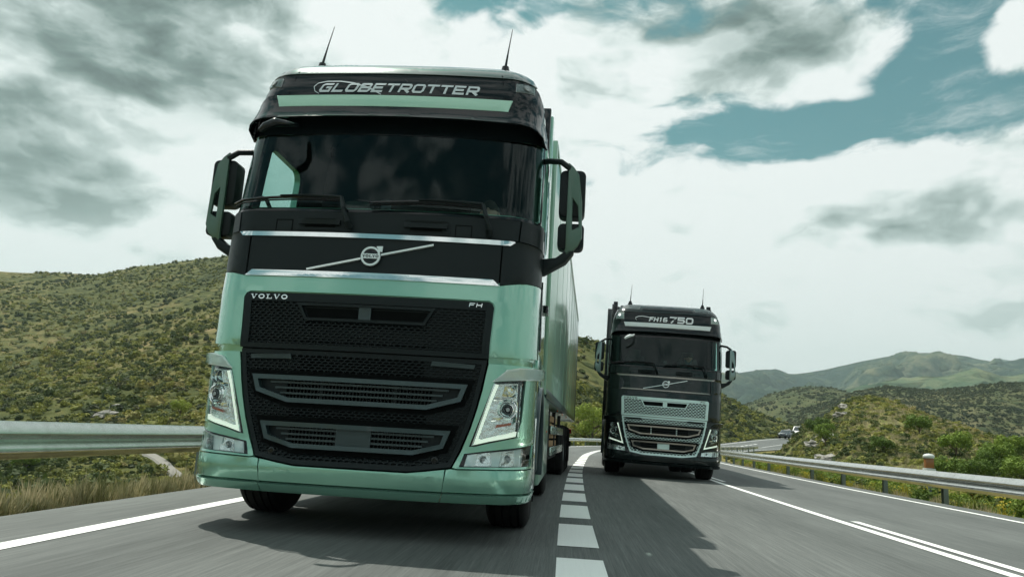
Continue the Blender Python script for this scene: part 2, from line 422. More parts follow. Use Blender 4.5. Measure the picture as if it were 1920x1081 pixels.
def prism(name, pts, ax, lo, hi, mat, parent=None, bev=.01, holes=(), **props):
    """pts 2D outline in the two axes other than ax (0: y,z  1: x,z  2: x,y), extruded lo..hi"""
    bm = bmesh.new(); tris_fill(bm, [pts] + list(holes))
    bmesh.ops.dissolve_limit(bm, angle_limit=.01, verts=bm.verts[:], edges=bm.edges[:])
    r = bmesh.ops.extrude_face_region(bm, geom=bm.faces[:])
    top = {g for g in r['geom'] if isinstance(g, bmesh.types.BMVert)}
    for v in bm.verts:
        t = hi if v in top else lo
        a, b_ = v.co.x, v.co.y
        v.co = (t, a, b_) if ax == 0 else ((a, t, b_) if ax == 1 else (a, b_, t))
    bmesh.ops.recalc_face_normals(bm, faces=bm.faces[:])
    if bev:
        es = [e for e in bm.edges if len(e.link_faces) == 2 and e.calc_face_angle(0) > .5]
        bmesh.ops.bevel(bm, geom=es, offset=bev, segments=2, affect='EDGES', clamp_overlap=True, profile=.5)
    return finish(bm, name, mat, parent, **props)
def box(name, lo, hi, mat, parent=None, bev=.01, **props):
    return prism(name, [(lo[0], lo[1]), (hi[0], lo[1]), (hi[0], hi[1]), (lo[0], hi[1])], 2, lo[2], hi[2], mat, parent, bev, **props)
def tube(name, pts, r, mat, parent=None, seg=8, cyc=False, **props):
    bm = bmesh.new(); n = len(pts); rings = []
    pts = [Vector(p) for p in pts]; rr = r if isinstance(r, (list, tuple)) else [r] * n
    for i, p in enumerate(pts):
        t = (pts[min(i + 1, n - 1)] - pts[max(i - 1, 0)]).normalized()
        a = t.cross(Vector((0, 0, 1)));
        if a.length < .1: a = t.cross(Vector((0, 1, 0)))
        a.normalize(); b_ = t.cross(a)
        rings.append([bm.verts.new(p + (a * math.cos(k * 2 * math.pi / seg) + b_ * math.sin(k * 2 * math.pi / seg)) * rr[i]) for k in range(seg)])
    for i in range(n - 1):
        for k in range(seg): bm.faces.new((rings[i][k], rings[i][(k + 1) % seg], rings[i + 1][(k + 1) % seg], rings[i + 1][k]))
    bm.faces.new(rings[0][::-1]); bm.faces.new(rings[-1])
    bmesh.ops.recalc_face_normals(bm, faces=bm.faces[:])
    return finish(bm, name, mat, parent, **props)
def lathe(name, prof, c, axis, mat, parent=None, seg=40, **props):
    """prof: (t along axis, radius)"""
    bm = bmesh.new(); axis = Vector(axis).normalized()
    a = axis.cross(Vector((0, 0, 1)));
    if a.length < .1: a = axis.cross(Vector((1, 0, 0)))
    a.normalize(); b_ = axis.cross(a); c = Vector(c); rings = []
    for t, r in prof:
        rings.append([bm.verts.new(c + axis * t + (a * math.cos(k * 2 * math.pi / seg) + b_ * math.sin(k * 2 * math.pi / seg)) * max(r, 1e-4)) for k in range(seg)])
    for i in range(len(prof) - 1):
        for k in range(seg): bm.faces.new((rings[i][k], rings[i][(k + 1) % seg], rings[i + 1][(k + 1) % seg], rings[i + 1][k]))
    bmesh.ops.remove_doubles(bm, verts=bm.verts[:], dist=5e-4)
    bmesh.ops.recalc_face_normals(bm, faces=bm.faces[:])
    return finish(bm, name, mat, parent, **props)

# strokes -> quads
def stroke(pts, wd, closed=False):
    n = len(pts); L = []; wds = wd if isinstance(wd, (list, tuple)) else [wd] * n
    for i in range(n):
        p = pts[i]
        if closed: a, b_ = pts[i - 1], pts[(i + 1) % n]
        else: a, b_ = pts[max(i - 1, 0)], pts[min(i + 1, n - 1)]
        d1 = (p[0] - a[0], p[1] - a[1]) if a != p else (b_[0] - p[0], b_[1] - p[1])
        d2 = (b_[0] - p[0], b_[1] - p[1]) if b_ != p else d1
        l1 = math.hypot(*d1) or 1; l2 = math.hypot(*d2) or 1
        n1 = (-d1[1] / l1, d1[0] / l1); n2 = (-d2[1] / l2, d2[0] / l2); k = max(1 + n1[0] * n2[0] + n1[1] * n2[1], .5)
        nx, ny = (n1[0] + n2[0]) / k, (n1[1] + n2[1]) / k; h = wds[i] / 2
        L.append(((p[0] + nx * h, p[1] + ny * h), (p[0] - nx * h, p[1] - ny * h)))
    q = []
    for i in range(n if closed else n - 1):
        a, b_ = L[i], L[(i + 1) % n]; q.append([a[1], b_[1], b_[0], a[0]])
    return q
OO = [(.22, .1), (.78, .1), (.9, .25), (.9, .75), (.78, .9), (.22, .9), (.1, .75), (.1, .25)]
GLY = {
 'G': [([(.95, .9), (.22, .9), (.1, .75), (.1, .25), (.22, .1), (.88, .1), (.88, .5), (.5, .5)], 0)],
 'L': [([(.1, 1.), (.1, .1), (.95, .1)], 0)], 'O': [(OO, 1)], '0': [(OO, 1)],
 'B': [([(.1, .1), (.8, .1), (.9, .22), (.9, .4), (.8, .5), (.1, .5)], 0), ([(.8, .5), (.87, .6), (.87, .8), (.78, .9), (.1, .9)], 0), ([(.1, 0), (.1, 1)], 0)],
 'E': [([(.95, .9), (.1, .9), (.1, .1), (.95, .1)], 0), ([(.1, .5), (.85, .5)], 0)],
 'T': [([(0, .9), (1, .9)], 0), ([(.5, .9), (.5, 0)], 0)],
 'R': [([(.1, 0), (.1, .9), (.8, .9), (.9, .78), (.9, .52), (.8, .42), (.1, .42)], 0), ([(.45, .42), (.92, 0)], 0)],
 'F': [([(.95, .9), (.1, .9), (.1, 0)], 0), ([(.1, .5), (.8, .5)], 0)],
 'H': [([(.1, 0), (.1, 1)], 0), ([(.9, 0), (.9, 1)], 0), ([(.1, .5), (.9, .5)], 0)],
 '1': [([(.2, .75), (.5, .9), (.5, 0)], 0)],
 '6': [([(.9, .9), (.22, .9), (.1, .75), (.1, .25), (.22, .1), (.78, .1), (.9, .22), (.9, .4), (.8, .5), (.1, .5)], 0)],
 '7': [([(.05, .9), (.95, .9), (.35, 0)], 0)],
 '5': [([(.95, .9), (.12, .9), (.12, .55), (.78, .55), (.9, .42), (.9, .25), (.78, .1), (.05, .1)], 0)],
 'X': [([(0, 0), (1, 1)], 0), ([(0, 1), (1, 0)], 0)],
 # serif faces
 'v': [([(.16, 1), (.50, 0)], 0), ([(.50, 0), (.86, 1)], 2), ([(0, .94), (.36, .94)], 2), ([(.68, .94), (1., .94)], 2)],
 'o': [([(.5 + .40 * math.cos(t), .5 + .42 * math.sin(t)) for t in [k * math.pi / 8 for k in range(16)]], 1)],
 'l': [([(.3, 0), (.3, 1)], 0), ([(.05, .94), (.58, .94)], 2), ([(.05, .06), (.95, .06)], 2), ([(.9, 0), (.9, .34)], 2)],
}
def text_quads(s, x0, z0, wd, ht, gap=.18, th=.2, shear=.0):
    """quads for a word; returns (quads, end x)"""
    Q = []; x = x0
    for ch in s:
        if ch == ' ': x += wd * .6; continue
        for pts, fl in GLY[ch]:
            sx, sy = wd, ht
            pp = [(p[0] * sx, p[1] * sy) for p in pts]
            t = th * ht * (.55 if fl == 2 else 1)
            for q in stroke(pp, t, fl == 1):
                Q.append([(x + a + shear * b_, z0 + b_) for a, b_ in q])
        x += wd * (1 + gap)
    return Q, x
def decal(name, quads, mat, parent, fn, d=.003, th=0., **props):
    bm = bmesh.new()
    for i, q in enumerate(quads):
        dd = d + (i % 7) * .00012
        v = [bm.verts.new(fn(a, b_, dd)) for a, b_ in q]
        f = bm.faces.new(v); n = f.calc_center_median()
        if th:
            vb = [bm.verts.new(fn(a, b_, d - th)) for a, b_ in q]
            for k in range(4): bm.faces.new((v[(k + 1) % 4], v[k], vb[k], vb[(k + 1) % 4]))
    return finish(bm, name, mat, parent, smooth=0, **props)

# ------------------------------------------------------------------ road geometry
CTRL = [(-30, .45), (-12, .2), (0, .15), (8, .15), (19, .37), (35.7, 1.14), (47, 2.1), (58, 3.5), (70, 6.0), (82, 10.0), (94, 15.2), (106, 21.5), (118, 28.5), (132, 37.5), (150, 50), (175, 69), (210, 100)]
CY = np.array([c[0] for c in CTRL], float); CX = np.array([c[1] for c in CTRL], float)
def smooth_curve():
    ys = np.arange(-30, 210, .5)
    xs = np.interp(ys, CY, CX)
    for _ in range(60): xs[1:-1] = (xs[:-2] + 2 * xs[1:-1] + xs[2:]) / 4
    return xs, ys
RXs, RYs = smooth_curve()
seg = np.hypot(np.diff(RXs), np.diff(RYs)); RS = np.concatenate([[0], np.cumsum(seg)]); RS -= np.interp(0., RYs, RS)
def road_z(y): return np.interp(y, [-30, 62, 90, 112, 133, 160, 210], [0, 0, .15, .75, 2.25, 3.9, 6.5])
def road_pt(s, l, dz=0.):
    y = np.interp(s, RS, RYs); x = np.interp(s, RS, RXs)
    y2 = np.interp(s + .4, RS, RYs); x2 = np.interp(s + .4, RS, RXs); y1 = np.interp(s - .4, RS, RYs); x1 = np.interp(s - .4, RS, RXs)
    tx, ty = x2 - x1, y2 - y1; n = math.hypot(tx, ty); tx /= n; ty /= n
    z = float(road_z(y)) - .010 * max(0., l - 3.2)
    return Vector((x + ty * l, y - tx * l, z + dz))
def ribbon(name, s0, s1, l0, l1, dz, mat, parent=None, ds=1.0, nl=1, skirt=0., **props):
    n = max(1, int(math.ceil((s1 - s0) / ds))); V = []; F = []; UV = []
    for i in range(n + 1):
        s = s0 + (s1 - s0) * i / n
        for j in range(nl + 1):
            l = l0 + (l1 - l0) * j / nl; V.append(road_pt(s, l, dz)); UV.append((l, s))
    for i in range(n):
        for j in range(nl):
            a = i * (nl + 1) + j; F.append((a, a + 1, a + nl + 2, a + nl + 1))
    if skirt:
        for j, sg in ((0, 1), (nl, -1)):
            b0 = len(V)
            for i in range(n + 1):
                V.append(V[i * (nl + 1) + j] + Vector((0, 0, -skirt))); UV.append(UV[i * (nl + 1) + j])
            for i in range(n):
                a, b_ = i * (nl + 1) + j, (i + 1) * (nl + 1) + j
                F.append((a, b_, b0 + i + 1, b0 + i) if sg > 0 else (b_, a, b0 + i, b0 + i + 1))
    me = bpy.data.meshes.new(name); me.from_pydata(V, [], F)
    uv = me.uv_layers.new(name='UVMap')
    for lp in me.loops: uv.data[lp.index].uv = UV[lp.vertex_index]
    return link(name, me, mat, parent, **props)
road = ribbon('road', -25, 205, -4.05, 6.62, 0, M_ASPHALT, nl=10, skirt=.12, kind='structure')
ribbon('edge_line', -25, 200, -3.29, -3.14, .004, M_PAINT, road)
ribbon('edge_line', -25, 200, 6.02, 6.13, .004, M_PAINT, road)
ribbon('solid_line', -25, 200, 2.955, 3.065, .004, M_PAINT, road)
k = 0
for s0, s1 in [(-14, 9.5), (17.6, 21.5), (27, 31), (37, 41), (47, 51)]: ribbon('broken_line', s0, s1, 3.165, 3.265, .004, M_PAINT, road)
for k in range(-6, 60):
    s0 = 5.81 + 1.98 * k
    ribbon('lane_dash', s0, s0 + 1.42, -.15, .15, .004, M_PAINT, road, ds=.75)

# ------------------------------------------------------------------ terrain
RP = np.stack([RXs, RYs], 1)[::2]; RT = np.gradient(RP, axis=0); RT /= np.linalg.norm(RT, axis=1)[:, None]
def lateral(x, y):
    x = np.atleast_1d(x).astype(float); y = np.atleast_1d(y).astype(float); L = np.empty(len(x)); I = np.empty(len(x), int)
    for a in range(0, len(x), 20000):
        dx = x[a:a + 20000, None] - RP[None, :, 0]; dy = y[a:a + 20000, None] - RP[None, :, 1]
        i = np.argmin(dx * dx + dy * dy, 1); r = np.arange(len(i))
        I[a:a + 20000] = i
        lat = dx[r, i] * RT[i, 1] - dy[r, i] * RT[i, 0]
        dist = np.sqrt(dx[r, i] ** 2 + dy[r, i] ** 2)
        L[a:a + 20000] = np.where(lat >= 0, dist, -dist)
    return L, I
def vnoise(x, y, s, seed=0., oct_=4):
    return np.array([noise.fractal(Vector((a * s + seed, b * s, seed * .7)), 1.0, 2.0, oct_) for a, b in zip(x, y)])
def ground_z(x, y, nz=True):
    L, I = lateral(x, y); zr = road_z(RP[I, 1])
    dl = np.maximum(0, -4.05 - L); dr = np.maximum(0, L - 6.62)
    zl = np.interp(dl, [0, .5, 3, 8, 20, 60, 200], [-.07, -.12, -.75, -1.9, -4.2, -7.0, -8])
    zrt = np.interp(dr, [0, .4, 2, 8, 25, 60, 120], [-.10, -.16, -.34, -.55, -1.1, -2.0, -4.])
    z = np.where(L < 1, zl, zrt); d = np.maximum(dl, dr)
    onr = (L > -4.05) & (L < 6.62)
    k = np.clip(1 - d / 60., 0, 1); z = np.where(onr, -.07, z) + zr * k
    # cross slope of the carriageway
    z = z - .010 * np.clip(L - 3.2, 0, 3.4)
    if nz:
        am = np.clip(d - .6, 0, 6) / 6 * .45 + np.clip(d - 20, 0, 80) / 80 * 2
        z = z + am * vnoise(np.atleast_1d(x), np.atleast_1d(y), .12, 3.)
    return z
def grid_mesh(name, X, Y, Z, mat, **props):
    n, m = X.shape
    V = np.stack([X.ravel(), Y.ravel(), Z.ravel()], 1)
    idx = np.arange(n * m).reshape(n, m)
    F = np.stack([idx[:-1, :-1].ravel(), idx[:-1, 1:].ravel(), idx[1:, 1:].ravel(), idx[1:, :-1].ravel()], 1)
    me = bpy.data.meshes.new(name); me.from_pydata(V.tolist(), [], F.tolist())
    me.polygons.foreach_set('use_smooth', [True] * len(me.polygons))
    me.update()
    if me.polygons[len(F) // 2].normal.z < 0: me.flip_normals()
    return link(name, me, mat, **props)
# one ground sheet, rings around the camera, out to the horizon
th_ = np.concatenate([np.linspace(-math.pi, -.95, 70, endpoint=False), np.linspace(-.95, .80, 300, endpoint=False), np.linspace(.80, math.pi, 75)])
rr_ = np.concatenate([[0.01], np.geomspace(1.5, 300, 170), np.geomspace(360, 9000, 16)])
TH, RR = np.meshgrid(th_, rr_)
GX, GY = RR * np.sin(TH), RR * np.cos(TH)
GZ = ground_z(GX.ravel(), GY.ravel()).reshape(GX.shape)
far = np.clip((RR - 400) / 600, 0, 1); GZ = GZ * (1 - far) + (-30) * far
grid_mesh('ground', GX, GY, GZ, M_GROUND, kind='structure')

def te_fn(pts):
    a = np.array(pts); return lambda t: np.interp(t, a[:, 0], a[:, 1])
def hill(name, sky_, r0f, rrf, z0f, mat, t0, t1, nt, nq, seed, amp, folds, gexp=.9, qmax=1.6, crest=.25, ridged=False, **props):
    sk = te_fn(sky_)
    def pos(t, q):
        t = np.atleast_1d(t); q = np.atleast_1d(q)
        r0 = r0f(t); R1 = rrf(t); z0 = z0f(t); r = r0 + (R1 - r0) * q
        zr = .776 + sk(t) * R1 + 0 * t
        g = np.where(q <= 1, np.clip(q, 0, 1) ** gexp, 1 - (q - 1) * .35 - (q - 1) ** 2 * .6)
        z = z0 + (zr - z0) * g
        x = t * r; y = r
        w = np.clip(np.sin(np.clip(q, 0, 1) * math.pi), 0, 1) * (1 - crest) + crest * np.clip(q * 3, 0, 1)
        fo = vnoise(x, y, folds[1], seed, 4 if ridged else 2)
        if ridged: fo = .5 - 1.9 * np.abs(fo)
        z = z + w * (folds[0] * fo + amp * vnoise(x, y, .05 if folds[1] > .004 else .012, seed + 5, 5))
        return x, y, z
    tt = np.linspace(t0, t1, nt); qq = np.linspace(-.08, qmax, nq)
    T_, Q_ = np.meshgrid(tt, qq)
    x, y, z = pos(T_.ravel(), Q_.ravel())
    grid_mesh(name, x.reshape(T_.shape), y.reshape(T_.shape), z.reshape(T_.shape), mat, kind='structure', **props)
    return pos
cst = lambda v: (lambda t: np.zeros_like(t) + v)
ip = lambda a, b_: (lambda t: np.interp(t, a, b_))
SA = [(-2.2, .05), (-1.245, .1077), (-.973, .1468), (-.783, .1763), (-.706, .1797), (-.645, .1808), (-.586, .1939), (-.534, .2035), (-.472, .2137), (-.337, .2401), (-.189, .211), (-.043, .1459), (.043, .0672), (.2, .0)]
SB = [(-2.4, -.02), (-1.132, .015), (-.762, .0643), (-.687, .0854), (-.612, .1064), (-.549, .1262), (-.485, .1467), (-.403, .1665), (-.258, .1788), (-.114, .171), (.017, .1264), (.034, .1245), (.055, .1186), (.131, .0922), (.199, .0613), (.231, .047), (.264, .0356), (.283, .0288), (.316, .0188), (.36, -.0013), (.5, -.01)]
SC = [(.20, -.018), (.240, -.012), (.266, -.007), (.280, .004), (.289, .016), (.300, .0255), (.322, .0356), (.342, .0531), (.362, .0654), (.388, .0708), (.414, .0656), (.439, .0551), (.477, .0442), (.52, .0304), (.564, .0201), (.673, -.0052), (.9, -.01)]
SM1 = [(.0, -.01), (.099, .0165), (.165, .0268), (.227, .0505), (.257, .0651), (.292, .0769), (.335, .0786), (.352, .0755), (.375, .0681), (.426, .0544), (.489, .0384), (.6, .01)]
SM2 = [(.24, .02), (.297, .0473), (.367, .0776), (.403, .0865), (.431, .083), (.46, .0819), (.488, .086), (.541, .0941), (.568, .0942), (.683, .114), (.805, .1009), (1.4, .08), (2.2, .02)]
SD = [(.05, .0), (.165, .0268), (.297, .0606), (.36, .0772), (.388, .0867), (.416, .0942), (.441, .0955), (.479, .0995), (.509, .1123), (.528, .1079), (.546, .1043), (.569, .1094), (.683, .1206), (.806, .1074), (1.4, .08), (2.2, .03)]
SE = [(-.3, .02), (-.105, .0253), (.03, .0529), (.164, .077), (.216, .0887), (.243, .0935), (.267, .0965), (.288, .0935), (.308, .0966), (.335, .1027), (.364, .1102), (.4, .1201), (.423, .1253), (.448, .1295), (.471, .1278), (.49, .1267), (.513, .1232), (.528, .1219), (.557, .1234), (.57, .1257), (.683, .1206), (.806, .1139), (1.3, .09), (2.2, .03)]
SF = [(.40, .10), (.48, .1101), (.528, .1226), (.545, .1265), (.56, .1236), (.62, .1173), (.8, .1)]
posA = hill('rear_hill', SA, cst(150.), ip([-.8, 0], [330, 300]), cst(-6.), M_HILL, -2.2, .12, 150, 60, 1., 2.0, (4., .012), 1.0)
posB = hill('hillside', SB, ip([-2.4, -1.1, -.76, -.45, .0, .05, .13, .2, .28, .4], [40, 46, 52, 60, 78, 88, 105, 128, 172, 215]),
            ip([-1.1, -.76, -.45, .02, .06, .13, .2, .28, .4], [150, 175, 170, 150, 150, 175, 205, 245, 290]),
            ip([-.9, -.45, 0, .1, .2, .28, .4], [-6.5, -5.5, -1.2, -.6, 1.0, 3.4, 4.]), M_HILL, -2.2, .40, 240, 70, 9., 1.3, (2.2, .025), .95)
posC = hill('mound', SC, ip([.2, .26, .39, .6, .9], [62, 52, 34, 24, 20]), ip([.2, .3, .39, .55, .9], [88, 86, 82, 66, 50]), cst(-1.7), M_MOUND, .20, .90, 150, 60, 4., .35, (.8, .06), 1.05)
posM1 = hill('middle_hill', SM1, cst(300.), cst(560.), cst(-12.), M_FAR1, .0, .6, 130, 50, 12., 3., (8., .010), .9)
posM2 = hill('dark_ridge', SM2, cst(230.), cst(430.), cst(-14.), M_FAR1, .24, 2.2, 190, 50, 15., 2.5, (6., .012), .9)
hill('pale_hills', SD, cst(700.), cst(1150.), cst(-20.), M_FAR2, .05, 2.2, 220, 50, 22., 10., (22., .006), .9, ridged=True)
hill('mountain_range', SE, cst(1250.), cst(2300.), cst(-30.), M_FAR3, -.3, 2.2, 420, 120, 31., 34., (85., .0026), .85, 1.3, .05, True)
hill('far_peak', SF, cst(3200.), cst(4200.), cst(-30.), M_FAR3, .4, .8, 40, 20, 41., 10., (25., .002), .9)

# dirt path in the gully on the left
def surf_path(name, pts, wd, mat, zf, up_=.03):
    V = []; F = []
    n = len(pts); fine = []
    for i in range(n - 1):
        for k in range(8): fine.append(Vector(pts[i]).lerp(Vector(pts[i + 1]), k / 8))
    fine.append(Vector(pts[-1]))
    for i, p in enumerate(fine):
        t = (fine[min(i + 1, len(fine) - 1)] - fine[max(i - 1, 0)]).normalized(); nn = Vector((-t.y, t.x))
        w2 = wd * (1 + .25 * noise.noise(Vector((i * .3, 0, 0))))
        for k in range(7):
            q = p + nn * w2 * (k / 6 - .5); V.append((q.x, q.y, float(zf(np.array([q.x]), np.array([q.y]))[0]) + (up_ if 0 < k < 6 else -.10)))
    for i in range(len(fine) - 1):
        for k in range(6): F.append((i * 7 + k, i * 7 + k + 1, (i + 1) * 7 + k + 1, (i + 1) * 7 + k))
    me = bpy.data.meshes.new(name); me.from_pydata(V, [], F); me.update()
    if me.polygons[0].normal.z < 0: me.flip_normals()
    return link(name, me, mat, kind='structure')
M_DIRT = pbr('pale_dirt', (.27, .26, .235), .95, 0, 0, .2, 1., bump=.5, bscale=8., spec=.1)
def hill_path(name, tq, wd, pos, mat, up_=.12):
    V = []; F = []; P0 = []
    for i in range(len(tq) - 1):
        for k in range(8):
            a = k / 8; P0.append((tq[i][0] * (1 - a) + tq[i + 1][0] * a, tq[i][1] * (1 - a) + tq[i + 1][1] * a))
    for i, (t_, q_) in enumerate(P0):
        ww = wd * (1 + .3 * noise.noise(Vector((i * .4, 0, 0))))
        for k in range(5):
            x, y, z = pos(np.array([t_ + ww * (k / 4 - .5)]), np.array([q_])); V.append((float(x[0]), float(y[0]), float(z[0]) + (up_ if 0 < k < 4 else -.15)))
    for i in range(len(P0) - 1):
        for k in range(4): F.append((i * 5 + k, i * 5 + k + 1, (i + 1) * 5 + k + 1, (i + 1) * 5 + k))
    me = bpy.data.meshes.new(name); me.from_pydata(V, [], F); me.update()
    if me.polygons[0].normal.z < 0: me.flip_normals()
    return link(name, me, mat, kind='structure')
hill_path('path', [(-.474, .0), (-.495, .04), (-.520, .075), (-.545, .10)], .024, posB, M_DIRT)

# ------------------------------------------------------------------ vegetation prototypes
def leaf_cloud(n, fn, size, flat=.35, quad=True):
    V = []; F = []
    for i in range(n):
        c, nrm = fn()
        nrm = (nrm + Vector((random.gauss(0, .5), random.gauss(0, .5), random.gauss(0, .5)))).normalized()
        a = nrm.orthogonal().normalized(); a.rotate(Matrix.Rotation(random.random() * 6.28, 3, nrm)); b_ = nrm.cross(a)
        s = size * random.uniform(.6, 1.3); k = len(V)
        V += [c - a * s, c - b_ * s * .55, c + a * s, c + b_ * s * .55]; F.append((k, k + 1, k + 2, k + 3))
    return V, F
def bush_proto(i, n=150, size=.17, hemi=True):
    lobes = [(Vector((random.uniform(-.45, .45), random.uniform(-.45, .45), random.uniform(.15, .55))), random.uniform(.35, .6)) for _ in range(5)]
    def fn():
        c, r = random.choice(lobes); v = Vector((random.gauss(0, 1), random.gauss(0, 1), abs(random.gauss(0, 1)))).normalized()
        return c + v * r * random.uniform(.75, 1.02) * Vector((1, 1, .8)).length / 1.62, v
    V, F = leaf_cloud(n, fn, size)
    # dense inner mass
    bm = bmesh.new(); bmesh.ops.create_icosphere(bm, subdivisions=2, radius=.62)
    for v in bm.verts: v.co = v.co * (1 + .35 * noise.noise(v.co * 2.5 + Vector((i * 3, 0, 0)))); v.co.z = v.co.z * .62 + .22
    k = len(V); bm.verts.index_update()
    V += [v.co.copy() for v in bm.verts]; F += [tuple(k + v.index for v in f.verts) for f in bm.faces]; bm.free()
    me = bpy.data.meshes.new('scrub_plant'); me.from_pydata(V, [], F); return me
def tuft_proto(n=26, h=.45, spread=.16, wd=.012, flowers=False):
    V = []; F = []
    for _ in range(n):
        a = random.random() * 6.28; r = random.random() * spread; b0 = Vector((math.cos(a) * r, math.sin(a) * r, -.03))
        d = Vector((math.cos(a), math.sin(a), 0)) * random.uniform(.05, .45) * h; hh = h * random.uniform(.5, 1.1)
        s = Vector((-math.sin(a), math.cos(a), 0)) * wd; k = len(V)
        V += [b0 - s, b0 + s, b0 + d * .4 + Vector((0, 0, hh * .6)) + s * .8, b0 + d * .4 + Vector((0, 0, hh * .6)) - s * .8, b0 + d + Vector((0, 0, hh))]
        F += [(k, k + 1, k + 2, k + 3), (k + 3, k + 2, k + 4)]
        if flowers:
            c = b0 + d + Vector((0, 0, hh)); k = len(V); f = wd * 2.5
            V += [c + Vector((-f, 0, 0)), c + Vector((0, -f, f)), c + Vector((f, 0, 0)), c + Vector((0, f, f * .5))]; F.append((k, k + 1, k + 2, k + 3))
    me = bpy.data.meshes.new('tuft'); me.from_pydata(V, [], F); return me
def proto_coll(name, meshes, mat):
    c = bpy.data.collections.new(name)
    for me in meshes:
        me.materials.append(mat); o = bpy.data.objects.new(me.name, me); c.objects.link(o)
    return c
PC_SCRUB = proto_coll('scrub_protos', [bush_proto(i) for i in range(6)], M_SCRUB)
PC_DARK = proto_coll('dark_scrub_protos', [bush_proto(i + 40, 70, .22) for i in range(4)], M_SCRUBDK)
PC_BUSH = proto_coll('bush_protos', [bush_proto(i + 20, 420, .10) for i in range(4)], M_BUSH)
PC_GRASS = proto_coll('grass_protos', [tuft_proto(30, .45, .2, .010) for i in range(4)], M_GRASS)
PC_FLOWER = proto_coll('flower_protos', [tuft_proto(26, .5, .2, .016, True) for i in range(3)], M_FLOWER)
def scatter(name, pts, scl, coll, **props):
    n = len(pts); me = bpy.data.meshes.new(name); me.from_pydata([tuple(p) for p in pts], [], [])
    a = me.attributes.new('scl', 'FLOAT_VECTOR', 'POINT'); a.data.foreach_set('vector', np.asarray(scl, float).ravel())
    a = me.attributes.new('rot', 'FLOAT_VECTOR', 'POINT'); r = np.zeros((n, 3)); r[:, 2] = rng.random(n) * 6.28; r[:, :2] = rng.normal(0, .12, (n, 2)); a.data.foreach_set('vector', r.ravel())
    a = me.attributes.new('idx', 'INT', 'POINT'); a.data.foreach_set('value', rng.integers(0, 1000, n))
    o = link(name, me, None, None, **props)
    g = bpy.data.node_groups.new(name, 'GeometryNodeTree')
    g.interface.new_socket('Geometry', in_out='INPUT', socket_type='NodeSocketGeometry'); g.interface.new_socket('Geometry', in_out='OUTPUT', socket_type='NodeSocketGeometry')
    gi = g.nodes.new('NodeGroupInput'); go = g.nodes.new('NodeGroupOutput'); ins = g.nodes.new('GeometryNodeInstanceOnPoints')
    ci = g.nodes.new('GeometryNodeCollectionInfo'); ci.inputs['Collection'].default_value = coll; ci.inputs['Separate Children'].default_value = True; ci.inputs['Reset Children'].default_value = True
    def na(nm, ty):
        q = g.nodes.new('GeometryNodeInputNamedAttribute'); q.data_type = ty; q.inputs['Name'].default_value = nm; return next(s for s in q.outputs if s.enabled and s.name == 'Attribute')
    g.links.new(gi.outputs[0], ins.inputs['Points']); g.links.new(ci.outputs[0], ins.inputs['Instance']); ins.inputs['Pick Instance'].default_value = True
    g.links.new(na('idx', 'INT'), ins.inputs['Instance Index']); g.links.new(na('scl', 'FLOAT_VECTOR'), ins.inputs['Scale']); g.links.new(na('rot', 'FLOAT_VECTOR'), ins.inputs['Rotation'])
    g.links.new(ins.outputs[0], go.inputs[0])
    md = o.modifiers.new('scatter', 'NODES'); md.node_group = g
    return o
def scatter_hill(name, pos, n, t0, t1, q0, q1, s0, s1, coll, dens_scale=.06, keep=.25, label=None, r_bias=1.0):
    t = rng.uniform(t0, t1, n); q = q0 + (q1 - q0) * rng.random(n) ** r_bias
    x, y, z = pos(t, q)
    nz = vnoise(x, y, dens_scale, 50., 3)
    k = (nz + rng.uniform(-.35, .35, n)) > -keep
    L, _ = lateral(x, y); k &= ~((L > -6.5) & (L < 9.0))
    if pos is posB: k &= ~((q < .11) & (np.abs(t - np.interp(q, [0, .04, .075, .10], [-.474, -.495, -.520, -.545])) < .016))
    x, y, z = x[k], y[k], z[k]; m = len(x)
    s = s0 + (s1 - s0) * rng.random(m) ** 2.2
    sc = np.stack([s * rng.uniform(.9, 1.3, m), s * rng.uniform(.9, 1.3, m), s * rng.uniform(.7, 1.15, m)], 1)
    return scatter(name, np.stack([x, y, z - s * .12], 1), sc, coll, kind='stuff')
scatter_hill('scrub', posA, 22000, -1.3, .08, .05, 1.02, .4, 1.1, PC_SCRUB, .03, .35)
scatter_hill('scrub', posB, 40000, -1.2, .36, .0, 1.05, .18, .72, PC_SCRUB, .035, .05)
scatter_hill('scrub', posB, 2200, -1.2, .36, .0, 1.02, .6, 1.5, PC_SCRUB, .05, .1)
scatter_hill('scrub', posB, 2500, -1.2, .36, .0, 1.02, .3, .9, PC_DARK, .05, .1)
scatter_hill('scrub', posC, 14000, .21, .8, .0, 1.04, .10, .46, PC_SCRUB, .15, .12)
scatter_hill('scrub', posM1, 12000, .08, .55, .2, 1.02, .35, 1.3, PC_DARK, .02, .0)
scatter_hill('scrub', posM2, 26000, .28, .85, .1, 1.02, .35, 1.1, PC_DARK, .02, .45)
def scatter_ground(name, n, fx, s0, s1, coll, dens=.2, keep=.2, cond=None):
    x, y = fx(n); L, _ = lateral(x, y)
    k = ((L < -4.35) | (L > 6.95)) & ((vnoise(x, y, dens, 80., 3) + rng.uniform(-.3, .3, n)) > -keep)
    if cond is not None: k &= cond(x, y, L)
    x, y = x[k], y[k]; z = ground_z(x, y); m = len(x); s = s0 + (s1 - s0) * rng.random(m) ** 1.6
    return scatter(name, np.stack([x, y, z], 1), np.stack([s, s, s * rng.uniform(.8, 1.2, m)], 1), coll, kind='stuff')
uni = lambda x0, x1, y0, y1: (lambda n: (rng.uniform(x0, x1, n), rng.uniform(y0, y1, n)))
nopath = lambda x, y, L: ~((np.abs(x + 14.4 + (y - 27.5) * .66) < 1.3) & (y > 21) & (y < 36))
